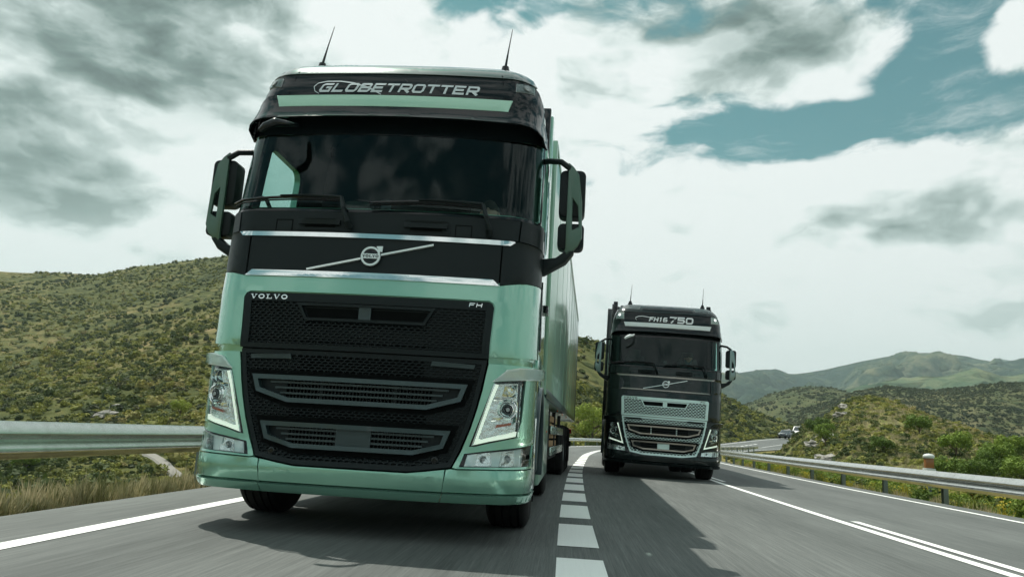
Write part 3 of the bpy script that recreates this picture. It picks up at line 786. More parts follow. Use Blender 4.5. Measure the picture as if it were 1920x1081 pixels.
scatter_ground('grass', 26000, uni(-13, -4.3, 1, 26), .22, .75, PC_GRASS, .4, .4, nopath)
scatter_ground('low_bushes', 90, uni(-14, -5.4, 8, 24), .25, .55, PC_BUSH, .3, -.05, nopath)
_t = rng.uniform(.22, .8, 8000); _q = rng.uniform(0, 1.03, 8000); _x, _y, _z = posC(_t, _q); _s = rng.uniform(.3, .8, 8000)
scatter('dry_grass', np.stack([_x, _y, _z], 1), np.stack([_s, _s, _s], 1), PC_GRASS, kind='stuff')
scatter_ground('grass', 16000, uni(7.1, 22, 6, 45), .25, .65, PC_GRASS, .3, .2, lambda x, y, L: L > 7.35)
scatter_ground('flowers', 4200, uni(6.9, 14, 8, 45), .3, .75, PC_FLOWER, .5, .05, lambda x, y, L: L > 7.4)
scatter_ground('low_bushes', 800, uni(7.2, 14, 8, 45), .15, .5, PC_BUSH, .5, .15, lambda x, y, L: L > 7.6)
scatter_ground('scrub', 4200, uni(-48, -9, 16, 62), .22, .8, PC_SCRUB, .12, .35, nopath)
scatter_ground('scrub', 3600, uni(7.6, 50, 14, 75), .15, .5, PC_SCRUB, .15, .10, lambda x, y, L: L > 8.2)
scatter_ground('scrub', 1500, uni(-14, 14, 62, 105), .4, 1.2, PC_SCRUB, .15, .3, lambda x, y, L: L < -6)
scatter_ground('scrub', 1500, uni(10, 60, 70, 150), .2, .6, PC_SCRUB, .15, .3, lambda x, y, L: (L > 9) | (L < -6))

# individual bushes, trees and rocks
def tree_proto(h, crown_r, n, size, trunk=.08, lobes_n=9, zmin=.35):
    limbs = []; lobes = []
    for i in range(lobes_n):
        a = i * 2.4 + random.random(); r = crown_r * random.uniform(.25, .75); z = h * random.uniform(zmin, .88)
        lobes.append((Vector((math.cos(a) * r, math.sin(a) * r, z)), crown_r * random.uniform(.32, .5)))
    def fn():
        c, r = random.choice(lobes); v = Vector((random.gauss(0, 1), random.gauss(0, 1), random.gauss(.2, .9))).normalized()
        return c + v * r * random.uniform(.55, 1.05), v
    V, F = leaf_cloud(n, fn, size)
    cm = bpy.data.meshes.new('crown'); cm.from_pydata(V, [], F); cm.materials.append(M_BUSH)
    bm = bmesh.new()
    def limb(p0, p1, r0, r1):
        d = (p1 - p0).normalized(); a = d.orthogonal().normalized(); b_ = d.cross(a); R = []
        for k in range(4):
            t = k / 3; c = p0.lerp(p1, t) + a * math.sin(t * 3.1) * (p1 - p0).length * .06; r = r0 + (r1 - r0) * t
            R.append([bm.verts.new(c + (a * math.cos(j * 1.0472) + b_ * math.sin(j * 1.0472)) * r) for j in range(6)])
        for k in range(3):
            for j in range(6): bm.faces.new((R[k][j], R[k][(j + 1) % 6], R[k + 1][(j + 1) % 6], R[k + 1][j]))
    top = Vector((0, 0, h * .45)); limb(Vector((0, 0, -.15)), top, trunk, trunk * .6)
    for c, r in lobes: limb(top * random.uniform(.5, 1), c, trunk * .5, trunk * .12)
    for f in bm.faces: f.smooth = True
    tm = bpy.data.meshes.new('trunk'); bm.to_mesh(tm); bm.free(); tm.materials.append(M_BARK)
    return cm, tm
TP = [tree_proto(2.6, 1.4, 2600, .085), tree_proto(1.5, 1.05, 1900, .075, .05, 8, .25), tree_proto(3.6, 1.9, 3600, .11, .1, 12)]
def put_tree(kind, x, y, z, s, name, label, cat, group):
    r = empty(name, (x, y, z), (0, 0, random.random() * 6.28), label=label, category=cat, group=group); r.scale = (s, s, s)
    for me, nm in zip(TP[kind], ('crown', 'trunk')):
        o = bpy.data.objects.new(nm, me); COL.objects.link(o); o.parent = r
    return r
def on_hill(pos, px_, q):  # tangent of azimuth -> point of a hill
    x, y, z = pos(np.array([px_]), np.array([q])); return float(x[0]), float(y[0]), float(z[0])
MB = [(.4835, .42, 1, 1.0, 'dark rounded bush with its trunk showing, halfway up the right flank of the mound'),
      (.318, .62, 1, 1.15, 'bright green bush beside the pale rocks on the left flank of the mound'),
      (.327, .42, 0, .75, 'largest bright green bush just below the rocky outcrop of the mound'),
      (.440, .55, 1, 1.0, 'bushy green shrub in the middle of the mound'),
      (.531, .38, 1, 1.05, 'leafy green bush on the right slope of the mound above the rail'),
      (.521, .30, 0, .6, 'broad green bush low on the mound above the marker post'),
      (.545, .58, 1, .9, 'dark green bush near the right crest of the mound'),
      (.575, .60, 1, 1.0, 'second dark bush on the falling right crest of the mound'),
      (.470, .22, 1, .8, 'small dark bush at the foot of the mound behind the marker post'),
      (.505, .22, 1, .85, 'spreading bush at the foot of the mound just beyond the rail'),
      (.395, .30, 1, .7, 'low green bush at the middle of the foot of the mound'),
      (.560, .28, 1, .9, 'rounded green bush at the lower right of the mound')]
for t, q, kd, s, lb in MB:
    x, y, z = on_hill(posC, t, q); put_tree(kd, x, y, z - .1, s, 'bush', lb, 'bush', 'bushes growing on the rocky mound')
x, y, z = on_hill(posB, .040, .06); put_tree(2, x, y, z - .3, 1.25, 'tree', 'leafy green tree beyond the outer rail in the gap between the two trucks', 'tree', 'trees beyond the outer bend')
x, y, z = on_hill(posB, .0655, .10); put_tree(0, x, y, z - .2, 1.0, 'tree', 'smaller green tree close to the dark truck, behind the outer rail', 'tree', 'trees beyond the outer bend')
for t, q, s, lb in [(-.515, .10, 1.3, 'dark bush in the gully just left of the green truck headlight'), (-.50, .2, 1.1, 'rounded bush on the lower hillside behind the green truck'), (-.62, .1, 1.1, 'grey green bush in the gully above the middle of the near rail'), (-.70, .07, 1.2, 'wide bush low on the hillside near the frame edge')]:
    x, y, z = on_hill(posB, t, q); put_tree(1, x, y, z - .1, s, 'bush', lb, 'bush', 'bushes in the gully')
def rock_mesh(seed):
    bm = bmesh.new(); bmesh.ops.create_icosphere(bm, subdivisions=2, radius=1)
    for v in bm.verts:
        c = v.co.copy(); q = Vector((round(c.x * 1.6) / 1.6, round(c.y * 1.6) / 1.6, round(c.z * 2) / 2)); v.co = c.lerp(q, .85) * (1 + .45 * noise.noise(c * 2.2 + Vector((seed, 0, 0))))
    me = bpy.data.meshes.new('rock'); bm.to_mesh(me); bm.free(); me.materials.append(M_ROCK); return me
RM = [rock_mesh(i * 5.) for i in range(4)]
RK = [(.3515, .93, .9, 'pale rock topmost on the left shoulder of the mound'), (.344, .86, 1.1, 'wide pale rock slab just under the topmost one'), (.352, .83, .8, 'grey rock to the right of the wide slab near the shoulder'),
      (.327, .70, 1.0, 'flat grey rock beside the bright green bush'), (.331, .66, .8, 'dark edged rock stacked below the flat grey one'), (.322, .60, .9, 'pale boulder in the middle of the outcrop'),
      (.316, .50, 1.1, 'long rock ledge on the lower part of the outcrop'), (.330, .52, .9, 'pale ledge rock to the right of the long one'), (.338, .50, .8, 'sunlit rock below the largest bright bush'),
      (.322, .30, .8, 'lone rock lying low on the left foot of the mound'), (.331, .28, 1.0, 'flat sunlit stone beside the lone low rock'), (.285, .40, .6, 'small pale rock near the parked cars')]
for i, (t, q, s, lb) in enumerate(RK):
    x, y, z = on_hill(posC, t, q); o = bpy.data.objects.new('rock', RM[i % 4]); COL.objects.link(o)
    o.location = (x, y, z + .10); o.scale = (s * .80, s * .55, s * .32); o.rotation_euler = (random.uniform(-.3, .3), random.uniform(-.35, .1), random.random() * 6.28)
    o['label'] = lb; o['category'] = 'rock'; o['group'] = 'rocks of the outcrop on the mound'
for i, (t, q, s, lb) in enumerate([(-.605, .22, .9, 'dark slanting rock face low on the hillside left of the green truck'), (-.588, .24, .6, 'smaller rock leaning beside the slanting rock face'), (.278, .05, 1.6, 'pale bare bank of rock beside the distant bend')]):
    x, y, z = on_hill(posB, t, q); o = bpy.data.objects.new('rock', RM[i]); COL.objects.link(o)
    o.location = (x, y, z + .2); o.scale = (s * 1.4, s * .8, s * .6); o.rotation_euler = (.2, -.3, .4); o['label'] = lb; o['category'] = 'rock'; o['group'] = 'rocks on the hillside'

# ------------------------------------------------------------------ guard rails
WP = [(0, .0), (.008, .022), (.074, .048), (.083, .070), (.076, .098), (.020, .134), (.014, .165), (.070, .196), (.083, .212), (.077, .230), (.014, .290), (0, .312)]
def beam_mesh(s0, s1, l, ztop, sgn, ds=.5):
    n = max(2, int((s1 - s0) / ds)); V = []; F = []; m = len(WP)
    for i in range(n + 1):
        s = s0 + (s1 - s0) * i / n
        for side in (0, .004):
            for a, z in WP: V.append(road_pt(s, l + sgn * (a - side), ztop - .312 + z))
    for i in range(n):
        a = i * 2 * m; b_ = a + 2 * m
        for k in range(m - 1):
            F.append((a + k, a + k + 1, b_ + k + 1, b_ + k)); F.append((a + m + k + 1, a + m + k, b_ + m + k, b_ + m + k + 1))
        F.append((a + m - 1, a + 2 * m - 1, b_ + 2 * m - 1, b_ + m - 1)); F.append((a, b_, b_ + m, a + m))
    me = bpy.data.meshes.new('rail_beam'); me.from_pydata(V, [], F)
    bm = bmesh.new(); bm.from_mesh(me); bmesh.ops.recalc_face_normals(bm, faces=bm.faces[:])
    for f in bm.faces: f.smooth = True
    for e in bm.edges:
        if len(e.link_faces) == 2 and e.calc_face_angle(0) > .9: e.smooth = False
    bm.to_mesh(me); bm.free()
    return me
def guard_rail(name, label, s_first, sp, n, l, ztop, sgn, zbase):
    r = empty(name, road_pt(s_first, l), (0, 0, 0), label=label, category='guard rail', group='steel guard rails along the road')
    inv = -Vector(r.location)
    for i in range(n):
        s = s_first + i * sp
        me = beam_mesh(s - .02, s + sp + .02, l, ztop + (.0015 if i % 2 else 0), sgn); me.transform(Matrix.Translation(inv))
        link('rail_beam', me, M_GALV, r)
        bm = bmesh.new(); p = road_pt(s, l - sgn * .13); q = road_pt(s + 1, l - sgn * .13); t = (q - p); t.z = 0; t.normalize(); nn = Vector((t.y, -t.x, 0))
        def bx(c, a, b_, z0, z1):
            vs = [bm.verts.new(c + t * x + nn * y + Vector((0, 0, z))) for z in (z0, z1) for x, y in ((-a, -b_), (a, -b_), (a, b_), (-a, b_))]
            for f in ((0, 3, 2, 1), (4, 5, 6, 7), (0, 1, 5, 4), (1, 2, 6, 5), (2, 3, 7, 6), (3, 0, 4, 7)): bm.faces.new([vs[j] for j in f])
        bx(p, .05, .006, zbase, ztop - .03); bx(p + t * .05, .004, .045, zbase, ztop - .03); bx(p - t * .05, .004, .045, zbase, ztop - .03)
        bm2 = finish(bm, 'post', M_POST, None, smooth=0); bm2.data.transform(Matrix.Translation(inv)); bm2.parent = r
        bm = bmesh.new(); c = road_pt(s, l - sgn * .055); bx(c, .045, .052, ztop - .27, ztop - .05)
        for zz in (ztop - .155,):
            bx(road_pt(s, l + sgn * .016), .018, .010, zz - .018, zz + .018)
        bm3 = finish(bm, 'spacer', M_GALV, None, smooth=0); bm3.data.transform(Matrix.Translation(inv)); bm3.parent = r
    return r
guard_rail('guard_rail', 'steel rail beside the green truck, long near beam with dry grass under it', 5.86 - 3.95 * 3, 3.95, 32, -4.65, .64, 1, -.7)
guard_rail('guard_rail', 'steel rail on short posts along the far lane, with bushes and marker post behind it', 12.95 - 3.1 * 6, 3.1, 34, 6.98, .555, -1, -.75)

# marker post behind the right rail
mp = empty('marker_post', (8.15, 18.1, -.45), (0, 0, 0), label='white rounded road marker post with an orange band behind the far rail', category='marker post')
box('stem', (-.03, -.03, 0), (.03, .03, .99), M_POST, mp, .005)
prism('band', [(-.089, -.054), (.089, -.054), (.089, .054), (-.089, .054)], 2, .99, 1.20, M_MORANGE, mp, .01)
lathe('cap', [(0, .0), (0, .105), (.03, .120), (.06, .115), (.09, .08), (.105, .0)], (0, 0, 1.20), (0, 0, 1), M_MWHITE, mp, 20)
lathe('collar', [(0, .0), (0, .10), (.04, .135), (.09, .13), (.105, .0)], (0, 0, .885), (0, 0, 1), M_MWHITE, mp, 20)

# ------------------------------------------------------------------ truck cab surface
def table(pts):
    xs = [p[0] for p in pts]; ys = [p[1] for p in pts]
    def f(x):
        if x <= xs[0]: return ys[0]
        if x >= xs[-1]: return ys[-1]
        i = bisect_right(xs, x) - 1; return ys[i] + (ys[i + 1] - ys[i]) * (x - xs[i]) / (xs[i + 1] - xs[i])
    return f
Y0 = table([(.26, .08), (.30, .04), (.36, .01), (.45, 0), (.50, .01), (.56, .035), (.62, .04), (1.28, .04), (1.36, .035), (1.7, .045), (1.85, .065), (2.33, .10), (2.40, .13), (3.15, .30), (3.3, .30), (3.45, .32), (3.58, .37), (3.67, .44), (3.74, .54), (3.80, .70), (3.85, .95), (3.88, 1.3)])
WW = table([(.26, 1.20), (.32, 1.24), (.45, 1.25), (1.33, 1.25), (1.37, 1.245), (2.3, 1.24), (2.4, 1.242), (2.83, 1.242), (3.15, 1.235), (3.4, 1.215), (3.55, 1.185), (3.65, 1.15), (3.72, 1.11), (3.78, 1.05), (3.83, .97), (3.86, .88), (3.88, .7)])
UA, UB, KC, RX, RY, YB = .95, 1.35, .06, .30, .38, 2.25
def S(u, z):
    y0 = Y0(z); w_ = WW(z); s = 1 if u >= 0 else -1; u = abs(u)
    if u <= UA:
        x = u / UA * (w_ - RX); y = y0 + KC * x * x
    elif u <= UB:
        p = (u - UA) / (UB - UA) * math.pi / 2; x = w_ - RX + RX * math.sin(p); y = y0 + KC * (w_ - RX) ** 2 + RY * (1 - math.cos(p))
    else:
        yc = y0 + KC * (w_ - RX) ** 2 + RY; x = w_; y = yc + (YB - yc) * (u - UB) / 1.6
    return Vector((s * x, y, z))
def SN(u, z, d):
    p = S(u, z)
    if d == 0: return p
    e = .012
    a = S(u + e, z) - S(u - e, z); b_ = S(u, z + e) - S(u, z - e)
    n = a.cross(b_); n.normalize()
    return p + n * d
def RP_(x0, z0, x1, z1): return [(x0, z0), (x1, z0), (x1, z1), (x0, z1)]
def rrect(x0, z0, x1, z1, r, n=3):
    o = []
    for cx, cz, a0 in ((x1 - r, z0 + r, -90), (x1 - r, z1 - r, 0), (x0 + r, z1 - r, 90), (x0 + r, z0 + r, 180)):
        for k in range(n + 1):
            a = math.radians(a0 + 90 * k / n); o.append((cx + r * math.cos(a), cz + r * math.sin(a)))
    return o
def inside(poly, x, y):
    c = False; n = len(poly)
    for i in range(n):
        x1, y1 = poly[i]; x2, y2 = poly[(i + 1) % n]
        if (y1 > y) != (y2 > y) and x < (x2 - x1) * (y - y1) / (y2 - y1) + x1: c = not c
    return c
def hexmesh(name, region, holes, mat, parent, pu, pz, wd, d, depth, **props):
    """honeycomb: every cell a rim with its own inner walls"""
    bm = bmesh.new(); us = [p[0] for p in region]; zs = [p[1] for p in region]
    iz = 0; z = min(zs)
    while z < max(zs):
        off = (iz % 2) * pu / 2; u = math.floor(min(us) / pu) * pu + off
        while u < max(us):
            if inside(region, u, z) and not any(inside(h, u, z) for h in holes):
                O = [(u + pu / 2, z + pz * .33), (u, z + pz * .67), (u - pu / 2, z + pz * .33), (u - pu / 2, z - pz * .33), (u, z - pz * .67), (u + pu / 2, z - pz * .33)]
                kx = 1 - wd / pu; kz = 1 - wd / (pz * 1.33)
                I = [(u + (a - u) * kx, z + (b_ - z) * kz) for a, b_ in O]
                vo = [bm.verts.new(SN(a, b_, d)) for a, b_ in O]; vi = [bm.verts.new(SN(a, b_, d + .001)) for a, b_ in I]; vb = [bm.verts.new(SN(a, b_, d - depth)) for a, b_ in I]
                for k in range(6):
                    j = (k + 1) % 6; bm.faces.new((vo[k], vo[j], vi[j], vi[k])); bm.faces.new((vi[k], vi[j], vb[j], vb[k]))
            u += pu
        z += pz; iz += 1
    return finish(bm, name, mat, parent, smooth=0, kind='stuff', **props)

def build_wheel(parent, x, y, wd, R=.50, name='wheel', driven=False):
    s = 1 if x > 0 else -1; h = wd / 2
    prof = [(-h, .30), (-h - .01, .36), (-h - .012, .43), (-h + .008, .475), (-h + .03, .495)]
    nr = 4
    for k in range(nr):
        c = -h + (k + 1) * wd / (nr + 1); prof += [(c - .008, R), (c - .007, R - .014), (c + .007, R - .014), (c + .008, R)]
    prof += [(h - .03, .495), (h - .008, .475), (h + .012, .43), (h + .01, .36), (h, .30)]
    t = lathe('tyre', prof, (x, y, R), (1, 0, 0), M_RUBBER, None, 48)
    t.name = name; t.parent = parent
    o = -.02 if driven else .06
    lathe('rim', [(s * (h - .005), .305), (s * (h - .03), .285), (s * (h - .08), .27), (s * (h - .09 + o), .16), (s * (h - .06 + o), .13), (s * (h - .02 + o), .10), (s * (h - .02 + o), 0)], (x, y, R), (1, 0, 0), M_TYRERIM, t, 32)
    bm = bmesh.new()
    for k in range(10):
        a = k * math.pi / 5; c = Vector((x + s * (h - .075 + o), y + .165 * math.cos(a), R + .165 * math.sin(a)))
        r = bmesh.ops.create_cone(bm, cap_ends=True, segments=6, radius1=.016, radius2=.012, depth=.04)
        bmesh.ops.rotate(bm, verts=r['verts'], matrix=Matrix.Rotation(math.pi / 2, 3, 'Y')); bmesh.ops.translate(bm, verts=r['verts'], vec=c)
    finish(bm, 'wheel_nuts', M_CHROME, t, smooth=0)
    return t

def skin_person(name, label, parent_loc, rot, hands_up):
    r = empty(name, parent_loc, rot, label=label, category='person', group='drivers at the wheel')
    me = bpy.data.meshes.new('body')
    # seated figure, seat height 0, facing -y
    J = {'pelvis': (0, 0, .08, .15), 'belly': (0, -.02, .27, .14), 'chest': (0, -.01, .46, .155), 'neck': (0, -.02, .62, .06), 'headb': (0, -.03, .70, .075), 'head': (0, -.035, .80, .095), 'crown': (0, -.02, .88, .075)}
    E_ = [('pelvis', 'belly'), ('belly', 'chest'), ('chest', 'neck'), ('neck', 'headb'), ('headb', 'head'), ('head', 'crown')]
    for s, n_ in ((1, 'r'), (-1, 'l')):
        J['sh' + n_] = (s * .19, 0, .53, .065); J['el' + n_] = (s * .27, -.20, .36, .045); J['wr' + n_] = (s * .20, -.46, .44 if not (hands_up and s > 0) else .50, .030); J['hd' + n_] = (s * .18, -.53, .46 if not (hands_up and s > 0) else .53, .034)
        J['hip' + n_] = (s * .10, -.05, .06, .095); J['kn' + n_] = (s * .16, -.46, .10, .062); J['an' + n_] = (s * .16, -.56, -.32, .042); J['to' + n_] = (s * .17, -.72, -.38, .035)
        E_ += [('chest', 'sh' + n_), ('sh' + n_, 'el' + n_), ('el' + n_, 'wr' + n_), ('wr' + n_, 'hd' + n_), ('pelvis', 'hip' + n_), ('hip' + n_, 'kn' + n_), ('kn' + n_, 'an' + n_), ('an' + n_, 'to' + n_)]
    names = list(J)
    me.from_pydata([J[k][:3] for k in names], [(names.index(a), names.index(b_)) for a, b_ in E_], [])
    o = link('body', me, M_SHIRT, r)
    sk = o.modifiers.new('skin', 'SKIN'); sk.use_smooth_shade = True
    lay = me.skin_vertices[0].data if me.skin_vertices else None
    if lay is None:
        bm = bmesh.new(); bm.from_mesh(me); bm.verts.layers.skin.verify(); bm.to_mesh(me); bm.free(); lay = me.skin_vertices[0].data
    for i, k in enumerate(names): lay[i].radius = (J[k][3],) * 2
    lay[0].use_root = True
    sb = o.modifiers.new('sub', 'SUBSURF'); sb.levels = 2; sb.render_levels = 2
    # head with face
    bm = bmesh.new(); bmesh.ops.create_uvsphere(bm, u_segments=24, v_segments=18, radius=1)
    for v in bm.verts:
        c = v.co; x, y, z = c.x * .078, c.y * .098, c.z * .122
        if z < 0: x *= 1 - .25 * (-z / .122); y *= 1 - .10 * (-z / .122)
        v.co = (x, y - .04, z + .80)
        f = math.exp(-((x / .014) ** 2 + ((z + .005) / .024) ** 2)) if c.y < 0 else 0
        v.co.y -= .026 * f
        for sx in (-1, 1):
            g = math.exp(-(((x - sx * .032) / .016) ** 2 + ((z - .022) / .012) ** 2)) if c.y < 0 else 0
            v.co.y += .012 * g
    hd = finish(bm, 'head', M_SKIN, r)
    bm = bmesh.new(); bmesh.ops.create_uvsphere(bm, u_segments=20, v_segments=12, radius=1)
    for v in list(bm.verts):
        if v.co.z < .1 and v.co.y < .2: v.co.z = .1 + v.co.z * .05
        v.co = (v.co.x * .084, v.co.y * .104 - .032, v.co.z * .125 + .812)
    finish(bm, 'hair', M_HAIR, hd)
    for s in (-1, 1):
        tube('ear', [(s * .078, -.03, .775), (s * .086, -.028, .80), (s * .080, -.03, .825)], [.008, .012, .008], M_SKIN, hd)
        hz_ = .53 if hands_up and s > 0 else .46
        pm = tube('hand', [(s * .185, -.50, hz_ - .01), (s * .178, -.55, hz_ + .01), (s * .172, -.585, hz_ + .02)], [.026, .036, .030], M_SKIN, r)
        for i in range(4):
            fx = s * (.148 + i * .017); L_ = (.075, .085, .08, .062)[i]
            tube('finger', [(fx, -.58, hz_ + .02), (fx, -.58 - L_ * .6, hz_ + .045), (fx, -.60 - L_ * .45, hz_ + .02), (fx, -.585 - L_ * .2, hz_ - .005)], [.0095, .009, .0085, .007], M_SKIN, pm)
        tube('thumb', [(s * .155, -.53, hz_ + .005), (s * .13, -.56, hz_ + .02), (s * .125, -.59, hz_ + .03)], [.011, .010, .008], M_SKIN, pm)
    return r

def build_truck(name, label, loc, rot, st):
    r = empty(name, loc, rot, label=label, category='truck', group='trucks driving down the road')
    PA, F = st['paint'], SN
    # --- cab body shell
    ws_hole = rrect(-1.245, 2.385, 1.245, 3.17, .03)
    sw = rrect(1.45, 2.36, 2.22, 3.10, .10)
    shell = panel('cab_body', RP_(-2.95, 1.30, 2.95, 3.875), PA, r, F, -.02, .05, holes=[ws_hole, sw, mir(sw)], step=.1, bev=0)
    lin = panel('cab_lining', RP_(-2.93, 1.36, 2.93, 3.86), M_INT, r, F, -.085, 0, holes=[rrect(-1.28, 2.345, 1.28, 3.20, .03), rrect(1.43, 2.34, 2.24, 3.12, .1), mir(rrect(1.43, 2.34, 2.24, 3.12, .1))], step=.1)
    box('roof_panel', (-.66, 1.25, 3.855), (.66, 2.25, 3.882), PA, r, .01)
    box('rear_wall', (-1.16, 2.18, 1.15), (1.16, 2.25, 3.80), M_INT, r, .01)
    prism('rear_cladding', [(-1.23, 1.15), (1.23, 1.15), (1.2, 3.4), (1.0, 3.78), (-1.0, 3.78), (-1.2, 3.4)], 1, 2.255, 2.30, PA, r, .01)
    box('cab_floor', (-1.17, .42, 1.36), (1.17, 2.2, 1.42), M_INTDK, r, 0)
    for s in (-1, 1):
        panel('side_window', sw if s > 0 else mir(sw), M_SIDEGL, r, F, -.03, 0, step=.1)
        # door outline, handle and grab rail
        dr = [(1.425, 1.42), (2.52, 1.42), (2.52, 3.12), (2.30, 3.22), (1.52, 3.20), (1.425, 3.1)]
        hole = rrect(1.44, 2.35, 2.23, 3.11, .10)
        panel('door', dr if s > 0 else mir(dr), PA, r, F, -.008, .03, holes=[hole if s > 0 else mir(hole)], step=.1, bev=.006)
        hd = RP_(2.30, 1.86, 2.48, 1.93); panel('door_handle', hd if s > 0 else mir(hd), M_BLACK, r, F, .03, .04, step=0, bev=.008)
        vent = [(1.50, 1.42), (1.62, 1.42), (1.60, 1.92), (1.54, 1.98), (1.49, 1.90)]
        panel('side_air_vent', vent if s > 0 else mir(vent), M_BLACK, r, F, .010, .02, step=.1)
        bl = [(1.40, 2.02), (1.46, 2.02), (1.46, 3.10), (1.40, 3.16)]
        tube('pillar_moulding', [F(s * 1.42, 2.05, .012), F(s * 1.41, 2.5, .012), F(s * 1.40, 2.9, .012), F(s * 1.39, 3.0, .012)], .008, M_CHROME, r)
        # rear air deflector at the back of the cab
        df = [(1.98, 2.1), (2.95, 2.0), (2.95, 4.16), (2.70, 4.16), (2.30, 3.62), (2.25, 3.0)]
        prism('side_deflector', [(2.18, 1.2), (2.86, 1.2), (2.86, 3.98), (2.55, 4.12), (2.22, 4.05), (2.16, 3.4)], 0, s * 1.19 - .02, s * 1.19 + .02, st['deflector'], r, .012)
        prism('deflector_edge', [(2.08, 3.55), (2.17, 3.5), (2.24, 4.06), (2.17, 4.12), (2.06, 3.8)], 0, s * 1.13 - .05, s * 1.13 + .055, M_BLACK, r, .012)
    box('roof_deflector', (-1.02, 1.7, 3.86), (1.02, 2.3, 3.95), PA, r, .03)
    if st.get('hatch'):
        for x0, x1 in ((-.62, .62),): panel('roof_hatch', RP_(x0, 3.64, x1, 3.86), M_BLACK, r, F, .015, .02, step=.06)
        for s in (-1, 1): panel('roof_plate', RP_(s * .9 - .2, 3.66, s * .9 + .2, 3.80), M_PLASTIC2, r, F, .012, .02, step=.06)
    # roof front edge cap: on the green truck darker than the cab paint
    panel('roof_cap', [(-1.20, 3.583), (1.20, 3.583), (1.16, 3.70), (1.10, 3.862), (-1.10, 3.862), (-1.16, 3.70)], M_ROOFDARK if st['green'] else PA, r, F, .010, .03, step=.05, bev=.010)
    for s in (-1, 1):
        tube('roof_seam', [F(s * .93, 3.60, .013), F(s * .90, 3.70, -.017), F(s * .86, 3.84, -.017)], .004, M_VOID, r, 6)
    # --- roof front panel with name
    fp = [(-1.24, 3.20), (1.24, 3.20), (1.27, 3.40), (1.20, 3.575), (-1.20, 3.575), (-1.27, 3.40)]
    rp = panel('roof_front_panel', fp, M_BLACK, r, F, -.002, .03, step=.05, bev=.006)
    for s in (-1, 1):
        ho = [(1.005, 3.455), (1.155, 3.485), (1.17, 3.565), (1.02, 3.545)] if st['green'] else [(.985, 3.415), (1.16, 3.425), (1.155, 3.575), (1.02, 3.575)]; ho = ho if s > 0 else mir(ho)
        lp = panel('roof_lamp', ho, M_LAMPGREY if st['green'] else M_MWHITE, r, F, .004, .02, step=.05, bev=.004)
        panel('lens', inset(ho, .006), M_LENS, lp, F, .010, .006, step=.05, bev=.002)
        c = F(s * 1.09, 3.512, .0); nn = (F(s * 1.09, 3.512, .01) - c).normalized()
        lathe('bulb', [(.002, 0), (.002, .03), (.008, .028), (.009, 0)], c + nn * .008, nn, st['spot'], lp, 16)
        tube('panel_seam', [F(s * .92, 3.38, .0005), F(s * .925, 3.57, .0005)], .0025, M_VOID, r, 6)
        cap = [(s * 1.335 + .028 * math.cos(a), 3.16 + .05 + .028 * math.sin(a)) for a in [k * math.pi / 10 for k in range(20)]]
        ring('towing_cap', cap, .003, M_VOID, r, F, .003, .003, step=0, bev=0)
    bd = [(-.945, 3.246), (.945, 3.246), (.975, 3.333), (-.975, 3.333)]
    panel('roof_band', bd, st['band'], r, F, .066, .025, step=.05, bev=.008)
    txt = []
    if st['sign'] == 'G':
        q, x1 = text_quads('GLOBETROTTER', 0, 0, .1005, .082, .12, .235, .38)
        q = [[(-.715 + (a / x1) * 1.475 + 0, 3.400 + b_) for a, b_ in qq] for qq in q]
        sw_ = [(-.70, 3.385), (-.745, 3.41), (-.765, 3.45), (-.74, 3.485), (-.66, 3.503), (-.53, 3.503), (-.40, 3.485), (-.28, 3.45), (-.20, 3.42), (-.12, 3.378)]
        q += stroke(sw_, [.004, .006, .008, .009, .010, .012, .013, .015, .014, .006])
        qf, xe = text_quads('XL', 0, 0, .22, .16, .12, .035, .28)
        qf = [[(.02 + a * 1.05, 3.375 + b_) for a, b_ in k_] for k_ in qf]
        decal('faint_letters', qf, M_FAINT, rp, F, .001)
        q = [[(a * .93, b_) for a, b_ in k_] for k_ in q]; decal('lettering', q, M_LETTER, rp, F, .0035)
    else:
        q, x1 = text_quads('FH16', 0, 0, .075, .10, .12, .24, .15)
        q = [[(-.42 + (a / x1) * .42, 3.39 + b_) for a, b_ in qq] for qq in q]
        q2, x2 = text_quads('750', 0, 0, .18, .145, .12, .26, .22)
        q += [[(.02 + (a / x2) * .58, 3.375 + b_) for a, b_ in qq] for qq in q2]
        sw_ = [(-.70, 3.40), (-.735, 3.43), (-.735, 3.46), (-.68, 3.49), (-.58, 3.50), (-.45, 3.485), (-.36, 3.46)]
        q += stroke(sw_, [.005, .008, .012, .014, .014, .013, .008])
        decal('lettering', q, M_LETTERW, rp, F, .0035)
    # --- sun visor
    def FV(u, z, d):
        k = max(-.03, 3.27 - z); t = min(1., max(0., (abs(u) - .98) / .24)); p = SN(u, z, d + (.055 + k * .42) * (1 - .88 * t * t)); return p
    vz = [(-1.27, 3.05), (-1.20, 3.06), (-1.05, 3.095), (-.6, 3.112), (0, 3.115), (.6, 3.112), (1.05, 3.095), (1.20, 3.06), (1.27, 3.05), (1.27, 3.14), (1.24, 3.27), (1.05, 3.352), (-1.05, 3.352), (-1.24, 3.27), (-1.27, 3.14)]
    panel('sun_visor', vz, M_BLACK, r, FV, .0, .018, step=.05, bev=.006)
    # --- windscreen
    panel('windscreen', rrect(-1.275, 2.352, 1.275, 3.20, .04), M_WS, r, F, -.012, 0, step=.06)
    fo = rrect(-1.285, 2.345, 1.285, 3.21, .03)
    fi = [(-1.262, 2.40), (-1.22, 2.372), (1.22, 2.372), (1.262, 2.40), (1.262, 3.065), (1.18, 3.05), (1.05, 3.025), (-1.05, 3.025), (-1.18, 3.05), (-1.262, 3.065)]
    panel('border_with_visor_shade', fo, M_BLACK, r, F, -.008, .006, holes=[fi], step=.06, bev=0)  # black glass edge; deep top band also paints in the visor's shade
    # --- dark middle panels
    mp_ = st['mid']
